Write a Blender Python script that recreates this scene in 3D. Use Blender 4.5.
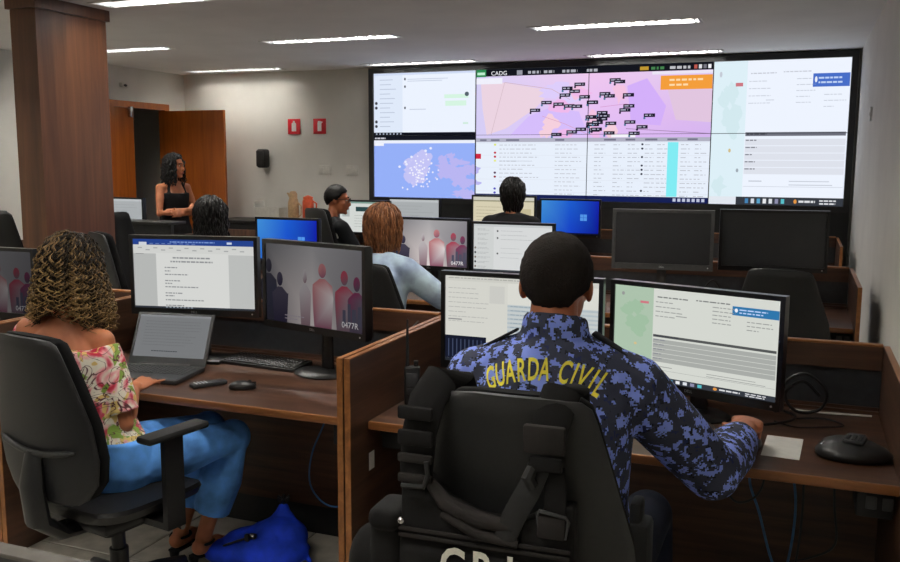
import bpy, bmesh, math, random
from mathutils import Vector, Matrix, Euler
from mathutils.bvhtree import BVHTree
random.seed(7)
for o in list(bpy.data.objects): bpy.data.objects.remove(o, do_unlink=True)
SC = bpy.context.scene
COL = SC.collection
V = Vector
PI = math.pi
def rad(a): return math.radians(a)

# ------------------------------------------------------------ camera
CAM_H, PITCH, YAW, ROLL = 1.66, rad(7.645), rad(21.54), rad(.286)
def camera():
    cd = bpy.data.cameras.new('camera'); cd.sensor_width = 36.0; cd.lens = 887.0*36/900
    cd.clip_start = .05; cd.clip_end = 60
    o = bpy.data.objects.new('camera', cd); COL.objects.link(o)
    f = V((-math.sin(YAW)*math.cos(PITCH), math.cos(YAW)*math.cos(PITCH), -math.sin(PITCH)))
    rt = V((math.cos(YAW), math.sin(YAW), 0)); up = rt.cross(f)
    r2 = rt*math.cos(ROLL)+up*math.sin(ROLL); u2 = -rt*math.sin(ROLL)+up*math.cos(ROLL)
    m = Matrix((r2, u2, -f)).transposed().to_4x4(); m.translation = (0, 0, CAM_H)
    o.matrix_world = m; SC.camera = o
camera()
# ------------------------------------------------------------ world, exposure
w = bpy.data.worlds.new('world'); SC.world = w; w.use_nodes = True
w.node_tree.nodes['Background'].inputs[0].default_value = (.6, .62, .65, 1)
w.node_tree.nodes['Background'].inputs[1].default_value = .15
vs = SC.view_settings
vs.view_transform = 'Standard'; vs.look = 'None'; vs.gamma = 1; vs.use_curve_mapping = False
vs.exposure = 0.0
LAMP = 165.0          # strength of the ceiling tubes
SCREEN = 1.0        # strength of the displays

# ------------------------------------------------------------ materials
def lin(c):
    return tuple(((x/255)/12.92 if x/255 <= .04045 else ((x/255+.055)/1.055)**2.4) for x in c[:3])+(1,)
MATS = {}
def nodes(name):
    m = bpy.data.materials.new(name); m.use_nodes = True
    nt = m.node_tree; b = nt.nodes['Principled BSDF']; MATS[name] = m
    return m, nt, b
def coords(nt, scale=(1, 1, 1), rot=(0, 0, 0)):
    tc = nt.nodes.new('ShaderNodeTexCoord'); mp = nt.nodes.new('ShaderNodeMapping')
    nt.links.new(tc.outputs['Object'], mp.inputs[0])
    mp.inputs['Scale'].default_value = scale; mp.inputs['Rotation'].default_value = rot
    return mp.outputs[0]
def noise(nt, vec, scale, detail=3, rough=.5, dist=0):
    n = nt.nodes.new('ShaderNodeTexNoise'); n.inputs['Scale'].default_value = scale
    n.inputs['Detail'].default_value = detail; n.inputs['Roughness'].default_value = rough
    n.inputs['Distortion'].default_value = dist
    nt.links.new(vec, n.inputs['Vector']); return n.outputs['Fac']
def ramp(nt, fac, stops, const=False):
    r = nt.nodes.new('ShaderNodeValToRGB'); e = r.color_ramp.elements
    r.color_ramp.interpolation = 'CONSTANT' if const else 'LINEAR'
    while len(e) < len(stops): e.new(.5)
    for i, (p, c) in enumerate(stops): e[i].position = p; e[i].color = lin(c) if len(c) == 3 else c
    nt.links.new(fac, r.inputs[0]); return r.outputs[0]
def bump(nt, b, h, strength=.2, dist=.002):
    n = nt.nodes.new('ShaderNodeBump'); n.inputs['Strength'].default_value = strength
    n.inputs['Distance'].default_value = dist
    nt.links.new(h, n.inputs['Height']); nt.links.new(n.outputs[0], b.inputs['Normal'])
def mixc(nt, fac, a, b):
    n = nt.nodes.new('ShaderNodeMix'); n.data_type = 'RGBA'
    nt.links.new(fac, n.inputs['Factor'])
    for s, v in ((6, a), (7, b)):
        if isinstance(v, tuple): n.inputs[s].default_value = lin(v)
        else: nt.links.new(v, n.inputs[s])
    return n.outputs[2]
def plain(name, c, rough=.5, metal=0, var=.12, scale=30, bumps=0, spec=.5, sss=0):
    m, nt, b = nodes(name)
    v = coords(nt); f = noise(nt, v, scale)
    lo = tuple(max(0, x*(1-var)) for x in c); hi = tuple(min(255, x*(1+var)) for x in c)
    nt.links.new(ramp(nt, f, [(.3, lo), (.7, hi)]), b.inputs['Base Color'])
    b.inputs['Roughness'].default_value = rough; b.inputs['Metallic'].default_value = metal
    b.inputs['Specular IOR Level'].default_value = spec
    if sss: b.inputs['Subsurface Weight'].default_value = sss; b.inputs['Subsurface Radius'].default_value = (.01, .004, .002)
    if bumps: bump(nt, b, noise(nt, v, scale*4, 4), bumps, .002)
    return m
def wood(name, cols, axis, rough=.4, scale=1.0, spec=.4):
    m, nt, b = nodes(name)
    s = [14*scale]*3; s[axis] = .8*scale
    v = coords(nt, tuple(s)); f = noise(nt, v, 1.6, 6, .62, .6)
    c = ramp(nt, f, [(.25, cols[0]), (.5, cols[1]), (.75, cols[2])])
    nt.links.new(c, b.inputs['Base Color'])
    b.inputs['Roughness'].default_value = rough; b.inputs['Specular IOR Level'].default_value = spec
    bump(nt, b, f, .06, .001); return m
def fabric(name, c, rough=.9, scale=700):
    m, nt, b = nodes(name); v = coords(nt)
    f = noise(nt, v, 9, 4); lo = tuple(x*.8 for x in c); hi = tuple(min(255, x*1.18) for x in c)
    nt.links.new(ramp(nt, f, [(.3, lo), (.7, hi)]), b.inputs['Base Color'])
    b.inputs['Roughness'].default_value = rough; b.inputs['Specular IOR Level'].default_value = .2
    bump(nt, b, noise(nt, v, scale, 2), .25, .001); return m

DARK = ((48, 31, 22), (72, 47, 34), (96, 65, 47))
wood('wood_x', DARK, 0); wood('wood_y', DARK, 1); wood('wood_z', DARK, 2)
EDGE = ((112, 70, 38), (138, 88, 48), (162, 108, 62))
wood('edge_x', EDGE, 0, .35); wood('edge_z', EDGE, 2, .35); wood('edge_y', EDGE, 1, .35)
wood('pillar', ((60, 36, 22), (86, 54, 35), (108, 71, 46)), 2, .4, .55)
wood('doorwood', ((126, 62, 14), (150, 78, 22), (172, 94, 32)), 2, .35, .7)
plain('wall', (216, 214, 207), .75, 0, .02, 3, .05)
plain('ceiling', (236, 236, 234), .85, 0, .02, 2)
plain('tile', (168, 163, 152), .35, 0, .1, 12)
plain('grout', (50, 48, 46), .9)
plain('black', (16, 16, 17), .42, 0, .15)
plain('blackmat', (13, 13, 14), .7, 0, .15)
plain('rubber', (22, 22, 23), .8)
plain('bezel', (14, 14, 15), .3, 0, .1, 60, .03)
plain('darkgrey', (48, 49, 51), .5)
plain('panelgrey', (40, 42, 46), .45)
plain('chairplastic', (22, 22, 23), .5, 0, .1, 80, .05)
fabric('chairfabric', (13, 13, 14)); plain('chairleather', (18, 17, 17), .45, 0, .12, 60, .1)
plain('steel', (190, 190, 192), .25, 1, .05)
plain('chrome', (225, 225, 228), .12, 1, .02)
plain('aluminium', (205, 207, 210), .35, .9, .04)
plain('white', (225, 225, 222), .5, 0, .03)
plain('plate', (214, 212, 204), .5, 0, .03)
plain('red', (196, 26, 40), .45, 0, .06)
plain('orange', (214, 88, 48), .45, 0, .08)
plain('sand', (190, 158, 118), .5, 0, .1)
plain('paper', (232, 231, 226), .8, 0, .02)
plain('cable', (18, 18, 19), .5); plain('cableblue', (58, 108, 160), .45)
fabric('vest', (20, 19, 19), .9, 400); fabric('vestlight', (38, 35, 34), .9, 400)
fabric('bagblue', (32, 66, 205), .7, 500)
fabric('jeans', (88, 146, 222), .8, 600)
fabric('lightshirt', (184, 204, 246), .8, 500)
fabric('darkcloth', (18, 19, 22), .85, 500)
fabric('blackdress', (15, 14, 16), .8, 500)
fabric('navycloth', (26, 30, 44), .85, 500)
plain('skin_tan', (178, 112, 78), .5, 0, .07, 14, .05, .35, .08)
plain('skin_brown', (172, 104, 72), .5, 0, .07, 14, .05, .35, .08)
plain('skin_warm', (190, 122, 86), .5, 0, .07, 14, .05, .35, .08)
plain('eyewhite', (196, 190, 182), .3); plain('iris', (40, 24, 16), .2)
plain('lips', (150, 66, 60), .45); plain('brow', (24, 18, 15), .8)
plain('yellow', (244, 228, 70), .7, 0, .05, 90)
plain('letters', (215, 212, 200), .7, 0, .05, 90)
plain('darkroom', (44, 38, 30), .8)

def hair_mat(name, lo, hi, rough=.5):
    m, nt, b = nodes(name)
    at = nt.nodes.new('ShaderNodeAttribute'); at.attribute_name = 'tint'
    f = noise(nt, coords(nt, (60, 60, 8)), 3, 4)
    mx = nt.nodes.new('ShaderNodeMath'); mx.operation = 'MULTIPLY_ADD'; mx.inputs[1].default_value = .5
    nt.links.new(f, mx.inputs[0]); nt.links.new(at.outputs['Fac'], mx.inputs[2])
    nt.links.new(ramp(nt, mx.outputs[0], [(.3, lo), (1, hi)]), b.inputs['Base Color'])
    b.inputs['Roughness'].default_value = rough; b.inputs['Specular IOR Level'].default_value = .2
    bump(nt, b, f, .4, .003)
    if name == 'hair_short': bump(nt, b, noise(nt, coords(nt), 260, 3, .7), 1.0, .006)
    return m
hair_mat('hair_curly', (24, 17, 13), (196, 158, 104), .6); hair_mat('hair_black', (9, 8, 8), (26, 22, 21))
hair_mat('hair_auburn', (70, 38, 22), (150, 98, 62)); hair_mat('hair_short', (14, 12, 12), (52, 42, 36), .85)

def camo():
    m, nt, b = nodes('camo')
    tc = nt.nodes.new('ShaderNodeTexCoord')
    sn = nt.nodes.new('ShaderNodeVectorMath'); sn.operation = 'SNAP'; sn.inputs[1].default_value = (.0045,)*3
    nt.links.new(tc.outputs['Object'], sn.inputs[0]); v = sn.outputs[0]
    n1 = noise(nt, v, 30, 4, .62); n2 = noise(nt, v, 30, 3, .65, .4); n3 = noise(nt, v, 44, 2, .5)
    base = mixc(nt, ramp(nt, n2, [(0, (0, 0, 0)), (.54, (255, 255, 255))], True), (58, 61, 78), (26, 27, 36))
    c = mixc(nt, ramp(nt, n1, [(0, (0, 0, 0)), (.525, (255, 255, 255))], True), base, (134, 154, 236))
    c = mixc(nt, ramp(nt, n3, [(0, (0, 0, 0)), (.66, (255, 255, 255))], True), c, (40, 48, 92))
    nt.links.new(c, b.inputs['Base Color']); b.inputs['Roughness'].default_value = .85
    b.inputs['Specular IOR Level'].default_value = .2
    bump(nt, b, noise(nt, tc.outputs['Object'], 14, 3), .5, .02)
camo()
def floral():
    m, nt, b = nodes('floral'); v = coords(nt)
    n1 = noise(nt, v, 13, 2, .5, 1.2); n2 = noise(nt, v, 17, 2, .5, .8); n3 = noise(nt, v, 11, 2, .5, 2.0); n4 = noise(nt, v, 15, 1, .4, 1.5)
    c = ramp(nt, n1, [(.46, (240, 232, 216)), (.53, (236, 176, 176)), (.59, (218, 92, 112)), (.66, (190, 34, 60))])
    c = mixc(nt, ramp(nt, n2, [(.57, (0, 0, 0)), (.6, (255, 255, 255))]), c, (136, 168, 70))
    c = mixc(nt, ramp(nt, n4, [(.6, (0, 0, 0)), (.63, (255, 255, 255))]), c, (226, 196, 120))
    c = mixc(nt, ramp(nt, n3, [(.47, (0, 0, 0)), (.485, (255, 255, 255)), (.5, (255, 255, 255)), (.515, (0, 0, 0))]), c, (92, 44, 52))
    nt.links.new(c, b.inputs['Base Color']); b.inputs['Roughness'].default_value = .85
    bump(nt, b, noise(nt, v, 30, 3), .3, .01)
floral()
def emis(name, col=None, strength=1.0, sample='AUTO'):
    m = bpy.data.materials.new(name); m.use_nodes = True; nt = m.node_tree; nt.nodes.clear()
    out = nt.nodes.new('ShaderNodeOutputMaterial'); e = nt.nodes.new('ShaderNodeEmission')
    e.inputs[1].default_value = strength
    if col: e.inputs[0].default_value = lin(col)
    else:
        a = nt.nodes.new('ShaderNodeVertexColor'); a.layer_name = 'pix'; nt.links.new(a.outputs[0], e.inputs[0])
    nt.links.new(e.outputs[0], out.inputs[0]); MATS[name] = m
    try: m.cycles.emission_sampling = sample
    except Exception: pass
    return m
emis('tube', (255, 250, 240), LAMP, 'FRONT'); emis('tube_dim', (255, 250, 240), LAMP*.4, 'FRONT')
emis('screen', None, SCREEN, 'NONE'); emis('led', (150, 200, 255), 1.5, 'NONE')

# ------------------------------------------------------------ mesh builder
class MB:
    def __init__(s): s.v = []; s.f = []; s.c = []; s.tint = []
    def add(s, vs, fs, col=None, tint=0):
        n = len(s.v); s.v += [V(p) for p in vs]; s.f += [tuple(i+n for i in f) for f in fs]
        s.c += [col]*len(fs); s.tint += [tint]*len(vs); return s
    def box(s, x0, x1, y0, y1, z0, z1, M=None):
        p = [V((x, y, z)) for z in (z0, z1) for y in (y0, y1) for x in (x0, x1)]
        if M: p = [M @ q for q in p]
        return s.add(p, [(0, 2, 3, 1), (4, 5, 7, 6), (0, 1, 5, 4), (2, 6, 7, 3), (0, 4, 6, 2), (1, 3, 7, 5)])
    def rbox(s, c, size, r, M=None, seg=2):
        bm = bmesh.new(); bmesh.ops.create_cube(bm, size=1)
        for q in bm.verts: q.co = V((q.co.x*size[0], q.co.y*size[1], q.co.z*size[2]))
        r = min(r, min(size)*.49)
        bmesh.ops.bevel(bm, geom=bm.edges[:], offset=r, segments=seg, profile=.5, affect='EDGES')
        bm.verts.index_update()
        T = (M or Matrix()) @ Matrix.Translation(c)
        s.add([T @ q.co for q in bm.verts], [[q.index for q in f.verts] for f in bm.faces]); bm.free(); return s
    def ell(s, c, r, M=None, nu=16, nv=10, tint=0):
        vs = []; fs = []
        T = Matrix.Translation(c) @ (M.to_4x4() if M else Matrix())
        for j in range(1, nv):
            a = PI*j/nv
            for i in range(nu):
                b = 2*PI*i/nu
                vs.append(T @ V((r[0]*math.sin(a)*math.cos(b), r[1]*math.sin(a)*math.sin(b), r[2]*math.cos(a))))
        vs += [T @ V((0, 0, r[2])), T @ V((0, 0, -r[2]))]; t = len(vs)-2
        for j in range(nv-2):
            for i in range(nu):
                k = (i+1) % nu; fs.append((j*nu+i, (j+1)*nu+i, (j+1)*nu+k, j*nu+k))
        for i in range(nu):
            k = (i+1) % nu; fs.append((t, i, k)); fs.append((t+1, (nv-2)*nu+k, (nv-2)*nu+i))
        return s.add(vs, fs, None, tint)
    def loft(s, rings, cap=True, closed=True, tint=0):
        n = len(rings[0]); vs = [p for r in rings for p in r]; fs = []
        for j in range(len(rings)-1):
            for i in range(n if closed else n-1):
                k = (i+1) % n; fs.append((j*n+i, j*n+k, (j+1)*n+k, (j+1)*n+i))
        if cap: fs.append(tuple(range(n))[::-1]); fs.append(tuple((len(rings)-1)*n+i for i in range(n)))
        return s.add(vs, fs, None, tint)
    def tube(s, pts, rads, n=8, flat=1.0, up=None, tint=0, cap=True):
        pts = [V(p) for p in pts]
        if not isinstance(rads, (list, tuple)): rads = [rads]*len(pts)
        rings = []; nrm = None
        for i, p in enumerate(pts):
            t = (pts[min(i+1, len(pts)-1)]-pts[max(i-1, 0)])
            if t.length < 1e-9: t = V((0, 0, 1))
            t.normalize()
            if up is not None: nrm = V(up)
            if nrm is None: nrm = V((1, 0, 0)) if abs(t.x) < .8 else V((0, 1, 0))
            nrm = (nrm-t*nrm.dot(t))
            if nrm.length < 1e-6: nrm = t.orthogonal()
            nrm.normalize(); bn = t.cross(nrm)
            rings.append([p+nrm*rads[i]*flat*math.cos(2*PI*k/n)+bn*rads[i]*math.sin(2*PI*k/n) for k in range(n)])
        return s.loft(rings, cap, True, tint)
    def limb(s, pts, rads, n=14):
        s.tube(pts, rads, n)
        for p, r in zip(pts, rads): s.ell(p, (r*.99,)*3, None, n, 8)
        return s
    def cyl(s, p0, p1, r, n=16, r1=None): return s.tube([p0, p1], [r, r if r1 is None else r1], n)
    def prism(s, poly, y0, y1, M=None):   # polygon in x,z, extruded along y
        n = len(poly); p = [V((x, y0, z)) for x, z in poly]+[V((x, y1, z)) for x, z in poly]
        if M: p = [M @ q for q in p]
        return s.add(p, [tuple(range(n)), tuple(range(2*n-1, n-1, -1))]+[(i, i+n, (i+1) % n+n, (i+1) % n) for i in range(n)])
    def lathe(s, prof, c=(0, 0, 0), n=20, M=None):
        T = Matrix.Translation(c) @ (M.to_4x4() if M else Matrix())
        return s.loft([[T @ V((r*math.cos(2*PI*k/n), r*math.sin(2*PI*k/n), z)) for k in range(n)] for r, z in prof])

def mesh_of(mb, name, shift=None):
    me = bpy.data.meshes.new(name)
    me.from_pydata([tuple(p-shift) if shift else tuple(p) for p in mb.v], [], mb.f)
    if any(mb.tint):
        a = me.attributes.new('tint', 'FLOAT', 'POINT'); a.data.foreach_set('value', mb.tint)
    if any(c is not None for c in mb.c):
        ca = me.color_attributes.new('pix', 'FLOAT_COLOR', 'CORNER'); i = 0
        for f, c in zip(mb.f, mb.c):
            for k in range(len(f)):
                cc = c[k % len(c)] if isinstance(c, list) else (c or (0, 0, 0))
                ca.data[i].color = lin(cc); i += 1
    me.update(); return me
def fixn(me):
    bm = bmesh.new(); bm.from_mesh(me); bmesh.ops.recalc_face_normals(bm, faces=bm.faces); bm.to_mesh(me); bm.free()
def link(name, me, mat, parent, smooth=True, ang=.7):
    o = bpy.data.objects.new(name, me); COL.objects.link(o)
    for m in (mat if isinstance(mat, (list, tuple)) else [mat]): me.materials.append(MATS[m])
    if smooth:
        me.polygons.foreach_set('use_smooth', [True]*len(me.polygons))
        me.set_sharp_from_angle(angle=ang)
    if parent: o.parent = parent
    return o
def part(name, mb, mat, parent=None, smooth=True, world=False, ang=.7, label=None):
    shift = parent.location.copy() if (world and parent) else None
    if world and parent and parent.parent: shift = shift+parent.parent.location
    me = mesh_of(mb, name, shift)
    if not any(c is not None for c in mb.c): fixn(me)
    o = link(name, me, mat, parent, smooth, ang)
    if label: o['label'] = label
    return o
def tag(o, label, cat, group=None):
    o['label'] = label; o['category'] = cat
    if group: o['group'] = group
    return o
def thing(name, label, cat, loc=(0, 0, 0), rz=0, group=None):
    o = bpy.data.objects.new(name, None); COL.objects.link(o); o.location = loc; o.rotation_euler = (0, 0, rz)
    o.empty_display_size = .1
    return tag(o, label, cat, group)
def struct(name, mb, mat, smooth=False):
    o = part(name, mb, mat, None, smooth); o['kind'] = 'structure'; return o
def blob(name, mb, mat, parent, voxel, it=6, world=True, fac=.5):
    shift = parent.location.copy() if world else V((0, 0, 0))
    me = mesh_of(mb, name, shift); fixn(me)
    o = bpy.data.objects.new('tmp', me); COL.objects.link(o)
    r = o.modifiers.new('r', 'REMESH'); r.mode = 'VOXEL'; r.voxel_size = voxel
    sm = o.modifiers.new('s', 'SMOOTH'); sm.factor = fac; sm.iterations = it
    dg = bpy.context.evaluated_depsgraph_get()
    m2 = bpy.data.meshes.new_from_object(o.evaluated_get(dg)); m2.name = name
    bpy.data.objects.remove(o); m2.materials.clear()
    return link(name, m2, mat, parent, True, 3.2)
_tc = {}
def text_geo(s, bold=0):
    key = (s, bold)
    if key not in _tc:
        cu = bpy.data.curves.new('t', 'FONT'); cu.body = s; cu.size = 1; cu.resolution_u = 3; cu.offset = bold
        o = bpy.data.objects.new('t', cu); COL.objects.link(o)
        dg = bpy.context.evaluated_depsgraph_get(); me = bpy.data.meshes.new_from_object(o.evaluated_get(dg))
        vs = [q.co.copy() for q in me.vertices]; fs = [tuple(p.vertices) for p in me.polygons]
        bpy.data.objects.remove(o); x1 = max([q.x for q in vs] or [0])
        _tc[key] = (vs, fs, x1)
    return _tc[key]

# ------------------------------------------------------------ the room
XL, XR, YB, YN, ZC = -7.1, .44, 9.1, -3.2, 2.695
fl = struct('floor', MB().box(XL-1.6, XR+.1, YN-.1, YB+.1, -.12, -.004), 'grout')
tm = mesh_of(MB().rbox((0, 0, -.004), (.594, .594, .008), .003, None, 1), 'tile'); fixn(tm); tm.materials.append(MATS['tile'])
y = YN+.3
while y < YB:
    x = XR-.3
    while x > XL-.3:
        o = bpy.data.objects.new('tile', tm); COL.objects.link(o); o.parent = fl; o.location = (x, y, 0)
        x -= .6
    y += .6
struct('wall_right', MB().box(XR, XR+.15, YN-.15, YB+.15, 0, ZC), 'wall')
struct('wall_back', MB().box(XL-1.6, XR, YB, YB+.15, 0, ZC), 'wall')
struct('wall_near', MB().box(XL-1.6, XR, YN-.15, YN, 0, ZC), 'wall')
D0, D1, DZ = 7.86, 8.70, 2.25
wl = MB().box(XL-.07, XL, YN, D0-.05, 0, ZC).box(XL-.07, XL, D1+.05, YB, 0, ZC).box(XL-.07, XL, D0-.05, D1+.05, DZ+.05, ZC)
struct('wall_left', wl, 'wall')
# small dark anteroom behind the door
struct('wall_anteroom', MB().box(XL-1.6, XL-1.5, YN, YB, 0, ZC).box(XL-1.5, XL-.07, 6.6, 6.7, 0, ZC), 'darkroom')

# ceiling with openings for the recessed lights
LX = [(-2.03, -.76), (-4.46, -3.19), (-6.80, -5.53)]
LY = [8.78, 6.86, 4.86, 2.85, .85, -1.3]
cm = MB(); xs = sorted([XL-1.6]+[a for p in LX for a in p]+[XR+.15])
ys = [YN-.15]
for c in sorted(LY): ys += [c-.09, c+.09]
ys.append(YB+.15)
for j in range(len(ys)-1):
    for i in range(len(xs)-1):
        if j % 2 == 1 and i % 2 == 1: continue
        cm.add([(xs[i], ys[j], ZC), (xs[i+1], ys[j], ZC), (xs[i+1], ys[j+1], ZC), (xs[i], ys[j+1], ZC)], [(0, 3, 2, 1)])
cm.box(xs[0], xs[-1], ys[0], ys[-1], ZC+.13, ZC+.2)
struct('ceiling', cm, 'ceiling')
def place_words(i, j):
    a = ['room right', 'room middle', 'room left'][i]
    b = ['above the video wall', 'one row before the video wall', 'level with the wooden pillar',
         'over the front desks', 'above the camera', 'behind the camera'][j]
    return a+', '+b
for j, c in enumerate(LY):
    for i, (a, b) in enumerate(LX):
        t = thing('ceiling_light', 'recessed strip light, '+place_words(i, j), 'ceiling light', ((a+b)/2, c, ZC), 0, 'recessed ceiling lights')
        L = (b-a)/2; hs = MB()
        hs.box(-L, L, -.09, -.083, -.004, .12).box(-L, L, .083, .09, -.004, .12).box(-L, -L+.008, -.09, .09, -.004, .12).box(L-.008, L, -.09, .09, -.004, .12).box(-L, L, -.09, .09, .112, .12)
        part('housing', hs, 'aluminium', t, False)
        rim = MB().box(-L-.012, L+.012, -.105, -.088, -.006, 0).box(-L-.012, L+.012, .088, .105, -.006, 0).box(-L-.015, -L+.003, -.105, .105, -.006, 0).box(L-.003, L+.015, -.105, .105, -.006, 0)
        part('rim', rim, 'white', t, False)
        for s in (-.042, .042):
            part('fluorescent_tube', MB().cyl((-L+.03, s, .06), (L-.03, s, .06), .013, 10), 'tube_dim' if j == 0 else 'tube', t)
        me = None
        for k in range(14):
            x = -L+2*L*(k+.5)/14
            if me is None:
                me = mesh_of(MB().prism([(-.002, 0), (.002, 0), (.011, .04), (-.011, .04)], -.083, .083), 'louvre_fin'); me.materials.append(MATS['aluminium'])
            o = bpy.data.objects.new('louvre_fin', me); COL.objects.link(o); o.parent = t; o.location = (x, 0, 0)

# pillar clad in wood
pl = MB().box(-4.815, -4.60, 4.44, 5.06, 0, 2.65)
po = tag(part('wooden_pillar', pl, 'pillar', None, False), 'wide wood-clad pillar standing behind the curly-haired woman', 'pillar')
pt = MB().box(-4.835, -4.58, 4.42, 5.08, 2.62, ZC)
part('crown_trim', pt, 'pillar', po, False)
part('base_trim', MB().box(-4.83, -4.585, 4.425, 5.075, 0, .1), 'pillar', po, False)

# door set in the left wall
fr = MB().box(XL-.075, XL+.02, D0-.08, D0, 0, DZ+.07).box(XL-.075, XL+.02, D1, D1+.08, 0, DZ+.07).box(XL-.075, XL+.02, D0, D1, DZ, DZ+.07)
dfm = struct('door_1', fr, 'doorwood')
o = part('door_leaf', MB().box(XL-.05, XL-.01, D0, D0+.33, .01, DZ), 'doorwood', dfm, False, label='narrow closed leaf of the double door')
part('door_closer', MB().rbox((XL+.035, D0+.24, DZ-.05), (.05, .05, .12), .01), 'steel', o)
lf = part('door_leaf', MB().box(XL+.02, XL+.86, D1-.02, D1+.02, .01, DZ-.01), 'doorwood', dfm, False, label='wide leaf standing open into the room')
part('door_handle', MB().tube([(XL+.79, D1-.02, 1.02), (XL+.79, D1-.06, 1.02), (XL+.68, D1-.065, 1.02)], .009, 8), 'steel', lf)
# glazed partition faintly visible in the dark room
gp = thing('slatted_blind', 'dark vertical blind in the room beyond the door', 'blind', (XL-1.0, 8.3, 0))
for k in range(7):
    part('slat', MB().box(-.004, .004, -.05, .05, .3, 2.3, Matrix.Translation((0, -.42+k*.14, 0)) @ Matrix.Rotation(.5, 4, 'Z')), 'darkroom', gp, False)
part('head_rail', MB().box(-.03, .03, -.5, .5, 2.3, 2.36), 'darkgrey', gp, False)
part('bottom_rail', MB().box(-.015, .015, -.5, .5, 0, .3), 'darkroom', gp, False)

# things on the walls
def fire_sign(x, label, kind):
    t = thing('fire_sign', label, 'sign', (x, YB-.006, 2.06), 0, 'red fire signs on the back wall')
    part('plate', MB().rbox((0, 0, 0), (.165, .008, .175), .002), 'red', t)
    g = MB()
    if kind:
        g.prism([(-.03, -.055), (.03, -.055), (.03, .035), (.012, .05), (.012, .065), (-.012, .065), (-.012, .05), (-.03, .035)], -.006, -.0045)
    else:
        g.prism([(-.025, -.055), (.025, -.055), (.025, .03), (.045, .05), (.01, .06), (-.02, .06), (-.025, .03)], -.006, -.0045)
    part('pictogram', g, 'white', t, False)
fire_sign(-5.555, 'red square extinguisher sign nearer the open door', 1)
fire_sign(-5.215, 'red square extinguisher sign nearer the video wall', 0)
t = thing('wall_speaker', 'small black loudspeaker mounted on the back wall', 'speaker', (-5.945, YB-.075, 1.69))
part('cabinet', MB().rbox((0, 0, 0), (.12, .13, .22), .03, None, 3), 'blackmat', t)
part('grille', MB().rbox((0, -.066, 0), (.1, .012, .18), .006), 'black', t)
part('bracket', MB().box(-.02, .02, .06, .075, -.05, .05), 'darkgrey', t)
for x, lab in ((-5.156, 'white switch plate on the back wall nearer the fire signs'), (-4.80, 'white switch plate beside the video wall edge')):
    t = thing('switch_plate', lab, 'switch', (x, YB-.005, 1.56), 0, 'switch plates')
    part('plate', MB().rbox((0, 0, 0), (.16, .01, .11), .003), 'plate', t)
    for s in (-.035, .035): part('rocker', MB().rbox((s, -.006, 0), (.04, .008, .06), .002), 'plate', t)
t = thing('motion_sensor', 'small grey sensor box high on the left wall', 'sensor', (XL+.025, 8.02, 2.49))
part('housing', MB().rbox((0, 0, 0), (.05, .1, .05), .01), 'plate', t); part('lens', MB().ell((.02, 0, -.005), (.015, .03, .015)), 'darkgrey', t)
t = thing('wall_thermostat', 'small white reader plate on the right wall', 'switch', (XR-.008, 7.2, 2.02))
part('plate', MB().rbox((0, 0, 0), (.014, .07, .1), .003), 'white', t); part('button', MB().rbox((-.008, 0, 0), (.006, .03, .03), .002), 'plate', t)

# ------------------------------------------------------------ displays
class Scr(MB):
    def __init__(s, w, h, eps=.0003, bg=(240, 244, 250)):
        super().__init__(); s.w = w; s.h = h; s.eps = eps; s.rect(0, 0, 1, 1, bg, 0)
    def P(s, u, v, l): return V(((u-.5)*s.w, -l*s.eps, (.5-v)*s.h))
    def poly(s, pts, col, l=2): s.add([s.P(u, v, l) for u, v in pts], [tuple(range(len(pts)))], col)
    def rect(s, u0, v0, u1, v1, col, l=1): s.poly([(u0, v0), (u1, v0), (u1, v1), (u0, v1)], col, l)
    def disc(s, u, v, ru, rv, col, l=2, n=16): s.poly([(u+ru*math.cos(2*PI*k/n), v+rv*math.sin(2*PI*k/n)) for k in range(n)], col, l)
    def blobby(s, u, v, ru, rv, col, l=2, n=18, j=.35, rnd=random):
        s.poly([(u+ru*(1+rnd.uniform(-j, j))*math.cos(2*PI*k/n), v+rv*(1+rnd.uniform(-j, j))*math.sin(2*PI*k/n)) for k in range(n)], col, l)
    def bars(s, u0, v0, u1, n, dv, th, col, l=3, ragged=.4, words=False):
        for i in range(n):
            v = v0+i*dv; e = u1-(u1-u0)*random.random()*ragged; u = u0
            if not words: s.rect(u0, v, e, v+th, col, l); continue
            while u < e:
                wd = random.uniform(.012, .04)*(1 if s.w < 2 else .6); s.rect(u, v, min(u+wd, e), v+th, col, l); u += wd+.006
    def text(s, t, u, v, size, col, l=4, center=False):   # size in metres of cap em
        vs, fs, x1 = text_geo(t); ox = -x1/2 if center else 0
        c = s.P(u, v, l); s.add([c+V(((q.x+ox)*size, 0, q.y*size)) for q in vs], fs, col)

W4, H2 = 4.84, 1.36
vx0 = (-4.555+.435)/2; VZ = 1.945
vw = thing('video_wall', 'huge black-framed video wall of eight joined displays on the back wall', 'video wall', (vx0, YB-.09, VZ))
fm = MB(); a, b = W4/2, H2/2; B = .055
fm.box(-a-B, a+B, -.015, .09, b, b+B).box(-a-B, a+B, -.015, .09, -b-B, -b).box(-a-B, -a, -.015, .09, -b, b).box(a, a+B, -.015, .09, -b, b)
part('outer_frame', fm, 'black', vw, False)
part('lower_panel', MB().box(-a-B, a+B, .0, .085, -VZ+.005, -b-B), 'blackmat', vw, False)
for r in range(2):
    for c in range(4):
        part('display_panel', MB().box(-a+c*1.21+.001, -a+(c+1)*1.21-.001, .006, .085, -b+r*.68+.001, -b+(r+1)*.68-.001), 'bezel', vw, False)
def img(sc, u0, u1, v0, v1, name='screen_image'):
    o = part(name, sc, 'screen', vw, False); o.location = (-a+(u0+u1)/2, .004, b-(v0+v1)/2); return o
WHT = (236, 243, 255)
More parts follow.
